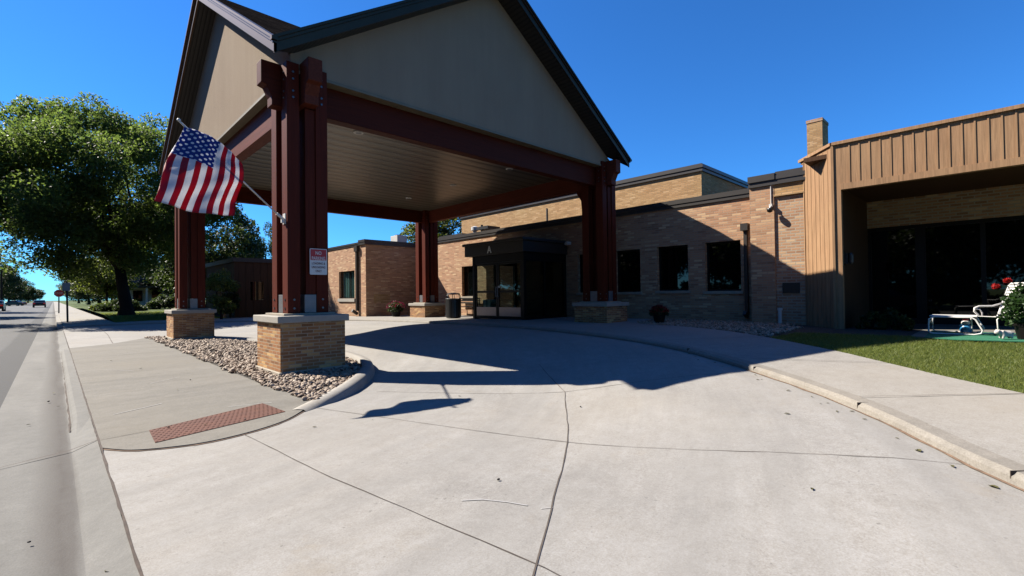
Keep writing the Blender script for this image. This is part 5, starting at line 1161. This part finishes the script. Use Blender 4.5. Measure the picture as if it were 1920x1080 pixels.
C_ = np.array([11.75, -0.28, FZ+0.52])+d*np.array([0.33, 0.36, 0.36])*rng.uniform(.2, 1, (n, 1))**.5; V, F = leaf_cloud(C_, [0.10]*n, [34]*n, 0.042, 0.9); big_mesh('foliage', V, F, 'leaf_geranium', t)
fc = np.array([(11.70, 0.085, 1.375), (11.62, -0.06, 1.47), (11.75, -0.45, 1.45)]); V, F = leaf_cloud(fc, [0.055]*3, [150]*3, 0.022, 0.8); big_mesh('blossoms', V, F, 'petal_red', t)
mb = MB()
for q in fc: mb.tube([(11.75, -0.2, FZ+0.5), tuple((np.array([11.75, -0.2, FZ+0.9])+q)/2), tuple(q)], 0.006, 5)
mb.build('stems', 'leaf_geranium', t)
t = thing('garden_gnome', 'small garden figurine with blue coat beneath the white footstool', 'figurine', (12.75, 0.52, FZ)); g = (12.75, 0.52, FZ)
M['blue'] = m_plain('blue_glaze', (0.06, 0.42, 0.85), 0.35); M['beige'] = m_plain('pale_stone', (1.0, 0.9, 0.84), 0.7, 0, 0.12, 20)
mb = MB(); mb.lathe(g, [(0.06, 0), (0.08, 0.02), (0.095, 0.08), (0.085, 0.14), (0.05, 0.17)], 16); mb.build('coat', 'blue', t, smooth=True)
mb = MB(); mb.lathe(g, [(0.05, 0.165), (0.066, 0.19), (0.066, 0.22), (0.05, 0.245)], 16); mb.build('head', 'white', t, smooth=True)
mb = MB(); mb.lathe(g, [(0.055, 0.24), (0.05, 0.255), (0.02, 0.31), (0.004, 0.335)], 14); mb.build('cap', 'sign_red', t, smooth=True)
mb = MB(); mb.lathe(g, [(0.11, 0.001), (0.12, 0.012)], 16); mb.build('stand', 'beige', t)
# pale animal figurine: one continuous skinned body
bm = bmesh.new(); sk = bm.verts.layers.skin.verify()
ax, ay, azz = 11.5, -0.02, FZ
J = {'c': ((0, 0, .16), .085), 'f': ((0, .11, .165), .075), 'h': ((0, .20, .20), .06), 'n': ((0, .27, .17), .03), 'r': ((0, -.10, .16), .08), 'fl1': ((-.05, .10, .08), .03), 'fl2': ((-.05, .10, .02), .03), 'fr1': ((.05, .10, .08), .03), 'fr2': ((.05, .10, .02), .03), 'bl1': ((-.05, -.10, .08), .032), 'bl2': ((-.05, -.10, .02), .03), 'br1': ((.05, -.10, .08), .032), 'br2': ((.05, -.10, .02), .03), 'e1': ((-.06, .18, .265), .018), 'e2': ((.06, .18, .265), .018), 't': ((0, -.19, .19), .012)}
vt = {}
for k_, (p_, r_1) in J.items(): v_ = bm.verts.new(p_); v_[sk].radius = (r_1, r_1); vt[k_] = v_
vt['c'][sk].use_root = True
for a, b in (('c', 'f'), ('f', 'h'), ('h', 'n'), ('c', 'r'), ('f', 'fl1'), ('fl1', 'fl2'), ('f', 'fr1'), ('fr1', 'fr2'), ('r', 'bl1'), ('bl1', 'bl2'), ('r', 'br1'), ('br1', 'br2'), ('h', 'e1'), ('h', 'e2'), ('r', 't')): bm.edges.new((vt[a], vt[b]))
me = bpy.data.meshes.new('animal_figurine'); bm.to_mesh(me); bm.free(); me.materials.append(M['beige'])
o = bpy.data.objects.new('animal_figurine', me); COL.objects.link(o); o.location = (ax, ay, azz); o.rotation_euler = (0, 0, R(35)); o.scale = (0.62, 0.62, 0.62); o.modifiers.new('skin', 'SKIN'); s_ = o.modifiers.new('sub', 'SUBSURF'); s_.levels = 2; s_.render_levels = 2
tag(o, 'pale stone pig figurine on the green mat under the geranium', 'figurine')

# ------------------------------------------------------------ litter on the paving
lv = [(1.95, 5.0), (2.55, 4.9), (4.55, 3.55), (5.2, 1.5), (3.6, 0.9), (2.35, 2.6), (4.0, 5.2), (0.2, 3.2), (-0.1, 3.9), (-0.2, 7.6), (0.05, 8.6), (-0.05, 9.1), (0.0, 9.9), (1.3, 8.4), (1.6, 9.2), (1.2, 11.5), (0.9, 13.5), (1.5, 5.75), (1.15, 5.85), (1.75, 6.2), (0.85, 6.0)]
for i in range(26):
    k = random.randint(9, 30); q = KERB[k]; t_ = (KERB[k+1]-KERB[k-1]); nr = Vector((t_.y, -t_.x, 0)).normalized(); q = q-nr*random.uniform(0.06, 0.28); lv.append((q.x, q.y))
for i, (x, y) in enumerate(lv):
    on_slab = 0.32 < x < 2.3 and y > 5.5; gut = x < 0.31
    z = (-0.052 if gut else (0.010 if on_slab else drive_z(x, y)))+0.006
    s_ = random.uniform(0.014, 0.034); a = random.uniform(0, 6.28); mb = MB()
    if i % 3 != 2 or i > 20:
        c_, s2 = math.cos(a)*s_, math.sin(a)*s_
        L_ = [(-1, 0, 0.0), (-0.35, -0.42, .25), (0.4, -0.34, .32), (1, 0, .1), (0.4, 0.36, .3), (-0.35, 0.42, .2)]
        mb.add([(x+u*c_-v*s2, y+u*s2+v*c_, z+w_*s_*0.8) for u, v, w_ in L_]+[(x, y, z)], [(6, k_, (k_+1) % 6) for k_ in range(6)])
        o = mb.build('fallen_leaf', 'dead_leaf', None, org=(x, y, z)); tag(o, 'dry fallen leaf lying on the pale concrete', 'leaf', 'dry leaves scattered on the concrete')
    else:
        V, F = ico(1); V = V*np.array([s_*0.5, s_*0.38, s_*0.3])*(1+rng.normal(0, .1, V.shape))+np.array([x, y, z+0.006])
        o = big_mesh('pebble', V, F, 'pebble', None, (x, y, z)); tag(o, 'small pebble lying on the concrete paving', 'pebble', 'pebbles scattered on the concrete')
